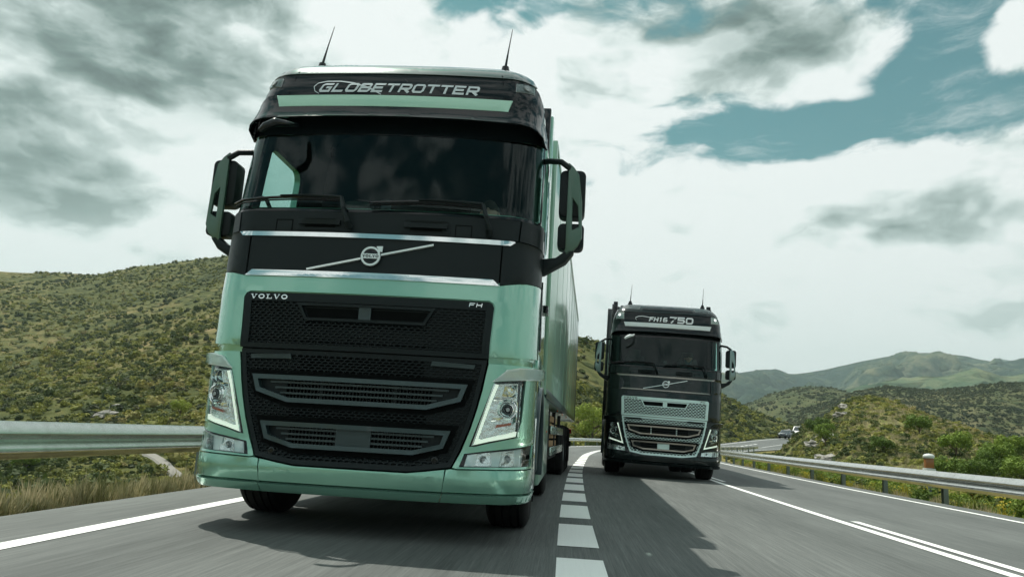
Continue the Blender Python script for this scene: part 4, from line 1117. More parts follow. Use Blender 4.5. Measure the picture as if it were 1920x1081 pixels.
    panel('lower_windscreen_panel', [(-1.065, 2.178), (1.065, 2.178), (1.075, 2.335), (-1.075, 2.335)], mp_, r, F, 0, .025, step=.06)
    panel('badge_panel', [(-.955, 1.83), (.955, 1.83), (.962, 2.168), (-.962, 2.168)], mp_, r, F, 0, .025, step=.06)
    for s in (-1, 1):
        a = [(1.075, 2.178), (1.45, 2.178), (1.45, 2.375), (1.255, 2.368), (1.20, 2.345), (1.085, 2.337)]
        panel('corner_panel', a if s > 0 else mir(a), mp_, r, F, .002, .025, step=.06)
        a = [(.965, 1.828), (1.14, 1.868), (1.30, 1.885), (1.45, 1.90), (1.45, 2.168), (.972, 2.168)]
        panel('corner_panel', a if s > 0 else mir(a), mp_, r, F, .002, .025, step=.06)
        hb = RP_(.21, 2.205, .57, 2.285); hb = hb if s > 0 else [(-.61, 2.195), (-.24, 2.195), (-.24, 2.285), (-.61, 2.285)]
        g = panel('grab_handle', inset(hb, -.004), M_PLASTIC, r, F, .004, .01, step=.06)
        c0 = (hb[0][0] + hb[1][0]) / 2
        panel('recess_shade', RP_(c0 - .12, 2.21, c0 + .12, 2.278), M_VOID, g, F, .0055, .004, step=.06, bev=0)  # raised black plate, paints in the shade behind the grab bar
        panel('bar', [(c0 - .16, 2.225), (c0 + .16, 2.225), (c0 + .165, 2.262), (c0 - .165, 2.262)], M_PLASTIC, g, F, .035, .02, step=.06, bev=.006)
        sq = RP_(.61, 2.165, .735, 2.27) if s > 0 else RP_(-.78, 2.165, -.645, 2.27)
        ring('service_flap', sq, .006, M_VOID, r, F, .003, .003, step=.06, bev=0)
    panel('seam_backing', [(-1.45, 1.93), (1.45, 1.93), (1.45, 2.34), (-1.45, 2.34)], M_VOID, r, F, -.012, 0, step=.08)
    panel('seam_backing', [(-1.0, 1.85), (1.0, 1.85), (1.0, 1.93), (-1.0, 1.93)], M_VOID, r, F, -.012, 0, step=.08)
    cm = st['chrome']
    panel('chrome_strip', [(-1.045, 2.162), (-1.02, 2.134), (1.015, 2.130), (1.045, 2.160), (1.035, 2.166), (-1.05, 2.168)], cm, r, F, .014, .02, step=.05, bev=.005)
    panel('chrome_strip', [(-.965, 1.822), (.965, 1.818), (.915, 1.864), (-.915, 1.868)] if st['wide_chrome'] else [(-.965, 1.842), (.965, 1.838), (.925, 1.866), (-.925, 1.87)], cm, r, F, .014, .02, step=.05, bev=.005)
    # badge
    bq = stroke([(-.48, 1.878), (-.075, 1.972)], .0135) + stroke([(.075, 2.006), (.46, 2.100)], .0135)
    decal('diagonal_bar', bq, M_CLEAR, r, F, .022, .02)
    cz = 1.990
    circ = [(.066 * math.cos(k * math.pi / 16), cz + .066 * math.sin(k * math.pi / 16)) for k in range(32)]
    disc = [(.080 * math.cos(k * math.pi / 16), cz + .080 * math.sin(k * math.pi / 16)) for k in range(32)]
    bdg = panel('badge', disc, M_BLACK, r, F, .020, .02, step=0, bev=.002)
    decal('badge_ring', stroke(circ, .0145, True), M_CLEAR, bdg, F, .030, .01)
    decal('badge_arrow', [[(.042, 2.035), (.062, 2.020), (.078, 2.036), (.060, 2.050)], [(.040, 2.066), (.040, 2.056), (.084, 2.020), (.086, 2.068)]], M_CLEAR, bdg, F, .031, .01)
    decal('badge_bar', [[(-.066, 1.972), (.066, 1.972), (.066, 2.008), (-.066, 2.008)]], M_CLEAR, bdg, F, .032, .01)
    q, x1 = text_quads('volvo', 0, 0, .0205, .020, .16, .26, 0)
    q = [[(-.060 + a / x1 * .124, 1.980 + b_) for a, b_ in k_] for k_ in q]
    decal('badge_letters', q, M_VOID, bdg, F, .0335)
    # --- upper front panel (paint) with grille cut-out
    fr = [(.925, 1.298), (1.10, 1.305), (1.30, 1.322), (1.47, 1.345), (1.47, 1.892), (1.30, 1.877), (1.14, 1.860), (.96, 1.820), (-.96, 1.820), (-1.14, 1.860), (-1.30, 1.877), (-1.47, 1.892), (-1.47, 1.345), (-1.30, 1.322), (-1.10, 1.305), (-.925, 1.298), (-.945, 1.66), (-.93, 1.69), (-.90, 1.705), (.90, 1.705), (.93, 1.69), (.945, 1.66)]
    panel('front_flap', fr, PA, r, F, 0, .03, step=.05, bev=.012)
    for s in (-1, 1):
        a = [(.915, 1.24), (1.46, 1.24), (1.46, 1.36), (.915, 1.36)]; panel('joint_strip', a if s > 0 else mir(a), PA, r, F, -.035, .02, step=.06)
    panel('grille_joint', [(-.915, 1.26), (.915, 1.26), (.915, 1.30), (-.915, 1.30)], M_VOID, r, F, -.028, 0, step=.1)
    # --- grille
    GM = st['grille']; GF = st['grille_frame']
    up = [(-.915, 1.288), (.915, 1.288), (.937, 1.655), (.925, 1.682), (.90, 1.695), (-.90, 1.695), (-.925, 1.682), (-.937, 1.655)]
    uh = [(-.862, 1.322), (.862, 1.322), (.880, 1.632), (-.880, 1.632)]
    gu = panel('upper_grille', up, GF, r, F, .004, .035, holes=[uh], step=.05, bev=.006)
    panel('lower_bar', [(-.91, 1.284), (.91, 1.284), (.91, 1.318), (-.91, 1.318)], GF, gu, F, .020, .03, step=.05, bev=.008)
    vo = [(-.43, 1.520), (.43, 1.520), (.475, 1.600), (-.475, 1.600)]
    hexmesh('mesh', uh, [inset(vo, -.022)], GM, gu, *st['hex'], .000, .016)
    panel('backing', inset(uh, -.01), st['backing'], gu, F, -.019, 0, step=.1)
    for a in ([(-.46, 1.33), (.46, 1.33), (.46, 1.352), (-.46, 1.352)], [(-.46, 1.455), (.46, 1.455), (.46, 1.512), (-.46, 1.512)]):
        panel('open_zone_black', a, M_VOID, gu, F, -.0175, 0, step=.1)  # flat black plate paints the dark depth behind the open mesh
    vf = ring('air_intake', inset(vo, -.024), .020, GM, gu, F, .014, .03, step=.05, bev=.006)
    for s in (-1, 1):
        v2 = [(.045, 1.524), (.425, 1.524), (.462, 1.590), (.045, 1.590)]; panel('slot', v2 if s > 0 else mir(v2), M_VOID, gu, F, -.008, 0, step=.1)
    panel('divider', RP_(-.045, 1.512, .045, 1.606), st['divider'], gu, F, .010, .03, step=.05, bev=.004)
    q, x1 = text_quads('volvo', 0, 0, .05, .034, .20, .24, 0)
    q = [[(-.885 + a / x1 * .300, 1.645 + b_) for a, b_ in k_] for k_ in q]
    decal('maker_name', q, M_CHROME if st['green'] else M_PLASTIC, gu, F, .013, .009)
    q, x1 = text_quads('FH', 0, 0, .05, .030, .2, .2, .2)
    q = [[(.752 + a / x1 * .105, 1.651 + b_) for a, b_ in k_] for k_ in q]
    decal('model_letters', q, M_CHROME if st['green'] else M_PLASTIC, gu, F, .011, .007)
    gl = [(-.70, .520), (-.52, .490), (-.40, .474), (.40, .474), (.52, .490), (.70, .520), (.755, .65), (.808, .80), (.846, .94), (.873, 1.08), (.894, 1.20), (.905, 1.275), (-.905, 1.275), (-.894, 1.20), (-.873, 1.08), (-.846, .94), (-.808, .80), (-.755, .65)]
    gh = inset(gl, .032)
    g2 = panel('lower_grille', gl, GF, r, F, .002, .04, holes=[gh], step=.05, bev=.006)
    o1 = [(-.50, .902), (.50, .902), (.738, .972), (.780, 1.092), (-.780, 1.092), (-.738, .972)]
    o2 = [(-.43, .584), (.43, .584), (.638, .644), (.682, .765), (-.682, .765), (-.638, .644)]
    hexmesh('mesh', inset(gl, .020), [inset(o1, -.040), inset(o2, -.040), RP_(-.84, 1.205, -.50, 1.275), RP_(.50, 1.205, .84, 1.275)], GM, g2, *st['hex'], .000, .016)
    panel('backing', inset(gl, .01), st['backing'], g2, F, -.020, 0, holes=[inset(o1, .02), inset(o2, .02)], step=.1)
    panel('open_zone_black', RP_(-.46, 1.12, .46, 1.275), M_VOID, g2, F, -.0180, 0, step=.1)  # closed plate, black in place of unlit depth
    panel('open_zone_black', RP_(-.50, .80, .50, .865), M_VOID, g2, F, -.0180, 0, step=.1)
    for oo, bars in ((o1, True), (o2, False)):
        ring('trough', inset(oo, -.036), .040, M_VOID, g2, F, .001, .02, step=.05, bev=0)
        ring('opening_frame', oo, .032, st['frame'], g2, F, .040, .055, step=.05, bev=.012)
        z0, z1 = oo[0][1], oo[4][1]
        rc = panel('radiator', RP_(-.72, z0 + .01, .72, z1 - .01), M_VOID, g2, F, -.085, 0, step=.1)
        for i in range(3):
            z = z0 + .045 + (z1 - z0 - .075) * (i + .5) / 3; xx = .50 + (z - z0) / (z1 - z0) * .20
            if not bars: xx -= .08
            panel('slat', RP_(-xx, z - .007, xx, z + .007), st['slat'], g2, F, .010, .03, step=.06, bev=.003)
        bmf = bmesh.new(); wv = .52 if bars else .50
        n_ = int(wv * 2 / .026)
        for i in range(n_):
            u = -wv + (i + .5) * 2 * wv / n_
            if not bars and abs(u) < .14: continue
            vs = [bmf.verts.new(F(a, b_, c)) for c in (-.02, -.06) for a, b_ in ((u - .005, z0 + .03), (u + .005, z0 + .03), (u + .005, z1 - .02), (u - .005, z1 - .02))]
            for f in ((0, 1, 2, 3), (0, 4, 5, 1), (1, 5, 6, 2), (2, 6, 7, 3), (3, 7, 4, 0)): bmf.faces.new([vs[j] for j in f])
        finish(bmf, 'radiator_fins', st['fin'], g2, smooth=0, kind='stuff')
        for s in (-1, 1):
            zz = z0 + .02; e0 = .53 if bars else .48
            bp_ = [(e0, z0 + .028), (.735 if bars else .635, z0 + .085), (.765 if bars else .665, z1 - .012), (e0, z1 - .012)]
            panel('side_blank', bp_ if s > 0 else mir(bp_), M_PLASTIC, g2, F, -.012, .03, step=.06, bev=0)
            if bars: panel('rib', RP_(s * .27 - .012, z0 + .03, s * .27 + .012, z1 - .02), GF, g2, F, -.01, .03, step=.06, bev=0)
    panel('plate_mount', RP_(-.125, .612, .125, .738), st['divider'], g2, F, .016, .03, step=.06, bev=.005)
    for s in (-1, 1):
        a = [(.51, 1.212), (.815, 1.205), (.825, 1.235), (.52, 1.245)]; panel('step_plate', a if s > 0 else mir(a), st['slat'], g2, F, .014, .02, step=.06, bev=.004)
        a = RP_(.60, 1.246, .80, 1.270); panel('slot', a if s > 0 else mir(a), M_VOID, g2, F, -.014, .002, step=.1, bev=0)
        lathe('sensor', [(0, .026), (.01, .024), (.012, .014), (.006, .012), (.006, 0)], F(s * .585, .560, .0), (0, -1, 0), M_BLACK, g2, 20)
    # --- corner fascia, headlights, fog lamps
    for s in (-1, 1):
        sd_ = (lambda P_, s=s: P_ if s > 0 else mir(P_))
        hl = [(.815, .665), (.86, .668), (1.125, .745), (1.155, .86), (1.175, 1.155), (.965, 1.125)]
        fg = [(.755, .522), (1.285, .548), (1.30, .70), (1.19, .684), (.785, .615)]
        fa = [(.712, .518), (.745, .512), (1.30, .530), (1.62, .545), (1.62, .80), (1.57, 1.10), (1.56, 1.262), (1.30, 1.262), (1.10, 1.250), (.918, 1.250), (.905, 1.18), (.886, 1.06), (.858, .93), (.82, .79), (.768, .64)]
        fp2 = panel('corner_fascia', sd_(fa), PA, r, F, 0, .05, holes=[sd_(hl), sd_(fg)], step=.05, bev=.008)
        hb = panel('headlight', sd_(hl), M_BLACK, r, F, -.012, .05, step=.05, bev=.004)
        hin = sd_([(.850, .680), (1.115, .757), (1.118, 1.125), (.975, 1.108)])
        panel('reflector_bowl', hin, M_REFL if st['green'] else M_BLACK, hb, F, -.006, .01, step=.05, bev=.003)
        drl = [(.845, .678), (1.112, .752), (1.118, .786), (.898, .718), (.876, .724), (.990, 1.105), (.968, 1.110)]
        panel('daytime_light', sd_(drl), M_DRL, hb, F, .006, .014, step=.05, bev=.004)
        rim = [(.836, .674), (1.116, .750), (1.114, .756), (.846, .682), (.970, 1.112), (.962, 1.110)]
        panel('light_edge', sd_([(.832, .672), (.846, .680), (.972, 1.112), (.962, 1.112)]), M_SATIN, hb, F, .009, .014, step=.05, bev=.002)
        up_ = [(1.005, 1.000), (1.105, 1.020), (1.108, 1.115), (1.028, 1.104)]
        u_ = panel('upper_reflector', sd_(up_), M_CHROME, hb, F, .006, .012, step=.05, bev=.006)
        c = F(s * 1.070, 1.060, .006); nn = Vector((s * .35, -1, 0)).normalized()
        lathe('bulb', [(0, .042), (-.012, .030), (-.03, .008), (-.004, .010), (.004, .006), (.004, 0)], c + nn * .008, nn, M_CHROME if st['green'] else M_SATIN, hb, 24)
        c = F(s * 1.048, .935, 0)
        pj = lathe('projector', [(-.02, .072), (.012, .072), (.018, .064), (.010, .054), (-.004, .050), (.016, .046), (.020, .040), (.012, .034)], c, nn, M_CHROME, hb, 36)
        lathe('projector_lens', [(.008, .036), (.020, .026), (.027, .012), (.028, 0)], c, nn, M_BLACK, hb, 28)
        lathe('projector_iris', [(.0285, .014), (.029, 0)], c, nn, M_LAMPGREY, hb, 16)
        for q, dz_ in (((.955, .845), 0), ((.965, .99), 0)):
            panel('chrome_trim', sd_([(q[0], q[1]), (q[0] + .06, q[1] + .006), (q[0] + .065, q[1] + .03), (q[0] + .008, q[1] + .028)]), M_CHROME, hb, F, .010, .012, step=.05, bev=.004)
        panel('chrome_trim', sd_([(1.085, .84), (1.115, .85), (1.118, .995), (1.10, .99)]), M_CHROME, hb, F, .004, .01, step=.05, bev=.003)
        panel('indicator', sd_([(.985, .806), (1.075, .828), (1.080, .846), (.994, .826)]), M_ORANGE if st['green'] else M_REFL, hb, F, .006, .014, step=.05, bev=.004)
        panel('lens', sd_([(.832, .670), (1.122, .745), (1.126, 1.140), (.965, 1.120)]), M_LENS, hb, F, .022, .012, step=.05, bev=.004)
        # winglet over the headlight
        def FW(u, z, d): return SN(u, z, d + max(0., abs(u) - 1.0) * .08)
        wg = [(.958, 1.128), (1.18, 1.155), (1.36, 1.175), (1.37, 1.255), (1.10, 1.232), (1.030, 1.212)]
        wt = panel('headlight_winglet', sd_(wg), st['winglet'], r, FW, .020, .05, step=.05, bev=.010)
        if st['green']:
            panel('clear_insert', sd_(inset([(1.00, 1.150), (1.18, 1.168), (1.345, 1.185), (1.35, 1.240), (1.10, 1.222), (1.040, 1.203)], .004)), M_CLEAR, wt, FW, .024, .004, step=.05, bev=.002)
            panel('lens', sd_(inset(wg, .006)), M_LENS, wt, FW, .030, .008, step=.05, bev=.003)
        # fog lamp
        fb = panel('fog_lamp', sd_(fg), M_BLACK, r, F, -.010, .05, step=.05, bev=.004)
        fl = [(.790, .532), (1.165, .545), (1.172, .668), (.808, .608)]
        panel('reflector_bowl', sd_(fl), M_CLEAR if st['green'] else M_REFL, fb, F, -.004, .01, step=.05, bev=.003)
        for a, b_ in (((.865, .537), (.975, .633)), ((1.02, .541), (1.115, .655))):
            rf = panel('lamp_cell', sd_([(a[0], a[1]), (b_[0], a[1] + .004), (b_[0] - .01, b_[1]), (a[0] + .012, b_[1] - .018)]), M_REFL, fb, F, .000, .008, step=.05, bev=.003)
            c = F(s * (a[0] + b_[0]) / 2, (a[1] + b_[1]) / 2 - .004, .002)
            lathe('bulb', [(0, .026), (.004, .022), (-.001, .012), (.008, .008), (.008, 0)], c, nn, M_LAMPGREY, fb, 20)
        panel('lens', sd_(fl), M_LENS, fb, F, .008, .008, step=.05, bev=.003)
        lathe('sensor', [(0, .018), (.006, .017), (.007, .010), (.002, .008), (.002, 0)], F(s * 1.245, .612, -.008), Vector((s * .9, -.6, 0)), M_VOID, fb, 16)
        # bumper corner
        a = [(.662, .352), (1.62, .362), (1.62, .535), (1.30, .522), (.745, .503), (.700, .508), (.668, .500)]
        panel('bumper_corner', sd_(a), PA, r, F, 0, .06, step=.05, bev=.010)
        a = [(.657, .288), (1.62, .298), (1.62, .350), (.661, .340)]
        panel('bumper_lip', sd_(a), PA, r, F, .014, .06, step=.05, bev=.010)
    panel('bumper_centre', [(-.655, .350), (.655, .350), (.661, .500), (.52, .478), (.40, .462), (-.40, .462), (-.52, .478), (-.661, .500)], PA, r, F, 0, .06, step=.05, bev=.010)
    panel('bumper_lip', [(-.650, .286), (.650, .286), (.654, .338), (-.654, .338)], PA, r, F, .014, .06, step=.05, bev=.010)
    # added unseen black sheet so nothing shines through the gaps
    panel('gap_blackout', RP_(-1.60, .31, 1.60, 2.36), M_VOID, r, F, -.105, 0, step=.1)
    box('underside', (-1.1, .30, .42), (1.1, 1.0, 1.32), M_CHASSIS, r, .02)
    # --- wipers
    for piv, el_, b0, b1 in (((-.19, 2.21), (-.27, 2.425), (-.29, 2.425), (-1.14, 2.405)), ((.87, 2.20), (.80, 2.415), (.79, 2.415), (-.06, 2.395))):
        wp = tube('wiper', [F(*piv, .02), F(piv[0] - .01, piv[1] + .03, .07), F((piv[0] + el_[0]) / 2 - .0, (piv[1] + el_[1]) / 2 + .01, .085), F(*el_, .07)], [.026, .026, .019, .014], M_PLASTIC, r, 10)
        n_ = 9; P1 = [F(b0[0] + (b1[0] - b0[0]) * i / n_, b0[1] + (b1[1] - b0[1]) * i / n_ + .02 * math.sin(i / n_ * 3.14), .045) for i in range(n_ + 1)]
        tube('arm', [F(*el_, .07)] + [p + Vector((0, -.012, .012)) for p in P1[:6]], [.014, .013, .011, .009, .008, .007, .006], M_PLASTIC, wp)
        tube('blade', P1, [.009] + [.011] * (n_ - 1) + [.007], M_BLACK, wp, 6)
        tube('rubber_edge', [p + Vector((0, .03, -.01)) for p in P1], .006, M_RUBBER, wp, 4)
    # --- kerb mirror under the visor
    c = Vector((-.86, .0, 2.955))
    km = tube('kerb_mirror', [c + Vector((.14, .20, .10)), c + Vector((.10, .06, .055)), c + Vector((.04, .0, .04)), c + Vector((-.03, -.01, .0)), c + Vector((-.07, .0, -.03))], [.016, .024, .034, .032, .020], M_BLACK if st['green'] else M_BANDW, r, 14)
    # --- antennas
    for s in (-1, 1):
        b0 = Vector((s * .82, .86, 3.835)); an = lathe('antenna', [(0, .055), (.02, .05), (.05, .035), (.075, .030), (.09, .0)], b0, (0, 0, 1), M_BLACK, r, 16)
        tip = b0 + Vector((.03, .12, .50))
        tube('rod', [b0 + Vector((0, 0, .07)), b0.lerp(tip, .42) + Vector((0, 0, .05)), tip], [.013, .006, .0028], M_BLACK, an, 8)
    # --- mirrors
    for s in (-1, 1):
        pl = [(1.40, 2.945), (1.445, 2.905), (1.49, 2.84), (1.52, 2.62), (1.53, 2.32), (1.50, 2.25), (1.42, 2.17), (1.40, 2.17)]
        sl = [(1.445, 2.64), (1.449, 2.38), (1.500, 2.41), (1.486, 2.58)]
        X_ = lambda P_: P_ if s > 0 else mir(P_)
        mo = len(bpy.data.objects); mr = prism('mirror', X_(pl), 1, .42, .455, st['mirror'], r, .010, holes=[X_(sl)])
        prism('housing', X_(rrect(1.335, 2.50, 1.545, 2.89, .045)), 1, .46, .62, M_PLASTIC, mr, .025)
        prism('housing', X_(rrect(1.335, 2.235, 1.545, 2.445, .04)), 1, .46, .60, M_PLASTIC, mr, .025)
        prism('mirror_glass', X_(rrect(1.35, 2.515, 1.53, 2.875, .03)), 1, .622, .626, M_CHROME, mr, 0)
        tube('upper_arm', [(s * 1.17, .56, 2.985), (s * 1.26, .50, 2.975), (s * 1.34, .455, 2.955), (s * 1.41, .44, 2.90), (s * 1.42, .45, 2.84)], [.024, .024, .024, .026, .022], M_PLASTIC, mr, 10)
        prism('upper_bracket', X_(rrect(1.175, 2.90, 1.225, 3.00, .015)), 1, .54, .68, M_PLASTIC, mr, .02)
        prism('lower_arm', X_([(1.22, 2.01), (1.26, 2.02), (1.41, 2.12), (1.48, 2.215), (1.43, 2.235), (1.33, 2.155), (1.22, 2.135)]), 1, .42, .56, M_PLASTIC, mr, .02)
    for o_ in [r_ for r_ in r.children if r_.name.startswith('mirror')]:
        for q_ in [o_] + list(o_.children):
            n_x = sum(v.co.x for v in q_.data.vertices); sx_ = 1 if n_x > 0 else -1
            arm_ = q_.name.startswith(('upper', 'lower'))
            for v in q_.data.vertices:
                v.co.y += .13
                if not arm_ or abs(v.co.x) > 1.3: v.co.x += sx_ * .015
    # --- chassis, steps, wheel arches, skirts
    ch = box('chassis_frame', (-.42, .6, .74), (.42, 6.3, 1.02), M_CHASSIS, r, .01)
    box('engine_block', (-.48, .75, .40), (.48, 2.0, 1.30), M_CHASSIS, r, .04)
    box('front_axle', (-1.0, 1.28, .38), (1.0, 1.46, .56), M_CHASSIS, r, .04)
    for x in (-1, 1):
        build_wheel(r, x * 1.03, 1.37, .32)
        for dx_ in (.90, 1.09): build_wheel(r, x * (dx_ - .02 if dx_ > 1 else dx_ - .14), 5.07, .285, driven=True)
        sgn = x
        # arch lip
        arc = [(1.37 + .66 * math.cos(a), .52 + .66 * math.sin(a)) for a in [math.radians(t) for t in range(-10, 191, 12)]]
        arc2 = [(1.37 + .60 * math.cos(a), .52 + .60 * math.sin(a)) for a in [math.radians(t) for t in range(-10, 191, 12)]]
        prism('wheel_arch', arc + arc2[::-1], 0, sgn * 1.25 - .05, sgn * 1.25 + .02, st['arch'], r, .008)
        prism('mudguard', [(1.37 + .60 * math.cos(a), .52 + .60 * math.sin(a)) for a in [math.radians(t) for t in range(0, 181, 12)]] + [(1.37 + .57 * math.cos(a), .52 + .57 * math.sin(a)) for a in [math.radians(t) for t in range(180, -1, -12)]], 0, sgn * .82 - .0, sgn * 1.2, M_PLASTIC, r, 0) if False else None
        prism('door_step', [(.62, .36), (.74, .36), (.74, .90), (.62, .90)], 0, sgn * 1.225 - .05, sgn * 1.225 + .03, M_CHROME if st['green'] else M_PLASTIC2, r, .01)
        prism('side_sill', [(.62, 1.16), (2.25, 1.16), (2.25, 1.40), (.62, 1.40)], 0, sgn * 1.22 - .03, sgn * 1.22 + .025, PA, r, .01)
        box('side_skirt', (min(sgn * 1.16, sgn * 1.24), 2.10, .30), (max(sgn * 1.16, sgn * 1.245), 4.42, 1.18), st['skirt'], r, .03)
        lathe('fuel_tank', [(0, .0), (0, .28), (.03, .31), (1.0, .31), (1.03, .28), (1.03, 0)], (sgn * .85, 3.1, .68), (0, 1, 0), M_ALU, r, 32)
        box('marker_lamp', (sgn * 1.245 - .012, 2.5, .80), (sgn * 1.245 + .006, 2.56, .83), M_ORANGE, r, .004)
        box('marker_lamp', (sgn * 1.245 - .012, 3.8, .80), (sgn * 1.245 + .006, 3.86, .83), M_ORANGE, r, .004)
        arc = [(5.07 + .62 * math.cos(a), .50 + .62 * math.sin(a)) for a in [math.radians(t) for t in range(20, 161, 12)]]
        arc2 = [(5.07 + .585 * math.cos(a), .50 + .585 * math.sin(a)) for a in [math.radians(t) for t in range(160, 19, -12)]]
        prism('rear_mudguard', arc + arc2, 0, min(sgn * .68, sgn * 1.22), max(sgn * .68, sgn * 1.22), M_PLASTIC, r, 0)
        box('mud_flap', (min(sgn * .85, sgn * 1.2), 2.02, .16), (max(sgn * .85, sgn * 1.2), 2.04, .72), M_RUBBER, r, .005)
    if st.get('stack'):
        for s in (-1,): tube('exhaust_stack', [(s * 1.10, 2.45, 1.1), (s * 1.10, 2.45, 4.02)], .10, M_BLACK, r, 16)
    # --- interior
    ds = prism('dashboard', [(.34, 1.6), (.95, 1.6), (1.0, 2.10), (.80, 2.34), (.52, 2.345), (.34, 2.30)], 0, -1.12, 1.12, M_INTDK, r, .03)
    for x in (.62, -.62):
        se = prism('seat', [(1.20, 1.75), (1.66, 1.72), (1.82, 2.55), (1.72, 2.78), (1.62, 2.60), (1.50, 1.94), (1.20, 1.92)], 0, x - .24, x + .24, M_SEAT, r, .05)
        box('headrest', (x - .14, 1.66, 2.66), (x + .14, 1.78, 2.90), M_SEAT, se, .04)
    stw = [(.62 + .22 * math.cos(a), .98 + .09 * math.sin(a), 2.30 + .20 * math.sin(a)) for a in [k * math.pi / 12 for k in range(25)]]
    sw2 = tube('steering_wheel', stw, .016, M_BLACK, r, 8)
    tube('spoke', [(.42, .98, 2.30), (.62, .96, 2.28), (.82, .98, 2.30)], .018, M_BLACK, sw2, 6)
    tube('column', [(.62, .97, 2.28), (.62, .72, 2.05)], .03, M_BLACK, sw2, 8)
    box('camera_unit', (-.05, .36, 2.40), (.04, .42, 2.53), M_BLACK, r, .015)
    if st['green']: tube('gooseneck', [(-.98, .5, 2.33), (-.99, .5, 2.45), (-1.03, .5, 2.53), (-1.09, .5, 2.55)], .018, M_BLACK, r, 8)
    for s in (-1, 1):
        cp = [(s * x, y) for x, y in ((.97, .62), (1.05, .62), (1.05, 1.0), (.97, 1.0))]
        prism('curtain', [(.36, 2.42), (.44, 2.42), (.50, 3.2), (.44, 3.2)], 0, min(s * 1.03, s * 1.09), max(s * 1.03, s * 1.09), M_SEAT, r, .01) if not st['green'] else None
    return r

ST_G = dict(hex=(.047, .0200, .0085), green=True, paint=M_GREEN, mid=M_PLASTIC, chrome=M_CHROME, wide_chrome=True, grille=M_PLASTIC, grille_frame=M_PLASTIC, backing=M_PLASTIC, frame=M_TRIM, slat=M_PLASTIC2, fin=M_PLASTIC,
            divider=M_PLASTIC2, winglet=M_CLEAR, band=M_BAND, sign='G', spot=M_LAMPGREY, mirror=M_MIRGREEN, arch=M_TRIM, skirt=M_TRAILER, deflector=M_GREEN)
ST_D = dict(hex=(.072, .0330, .0125), green=False, paint=M_BLACKPAINT, mid=M_BLACKPAINT, chrome=M_DKCHROME, wide_chrome=False, grille=M_SILVER, grille_frame=M_SILVER, backing=M_VOID, frame=M_DKCHROME, slat=M_PLASTIC, fin=M_VOID,
            divider=M_SILVER, winglet=M_BLACKPAINT, band=M_BANDW, sign='750', spot=M_SPOT, mirror=M_DKMIRROR, arch=M_PLASTIC, skirt=M_BLACKPAINT, deflector=M_BLACKPAINT, hatch=True, stack=True)
T1 = ((-1.455, 5.42, 0), (0, 0, -.010))
T2 = ((2.16, 16.93, 0), (0, .022, -.043))
build_truck('truck', 'green truck with black grille and a long green trailer, nearest to the viewer', T1[0], T1[1], ST_G)
build_truck('truck', 'dark truck with silver honeycomb grille and white roof band, in the middle lane', T2[0], T2[1], ST_D)

def place(T, l):
    c = Matrix.Rotation(T[1][2], 3, 'Z') @ Matrix.Rotation(T[1][1], 3, 'Y'); return Vector(T[0]) + c @ Vector(l)
skin_person('person', 'driver in a dark shirt with one hand raised on the wheel of the green truck', place(T1, (.70, 1.42, 1.92)), (0, 0, T1[1][2]), True)
skin_person('person', 'driver in a dark shirt behind the windscreen of the dark truck', place(T2, (.62, 1.42, 1.92)), (0, 0, T2[1][2]), False)

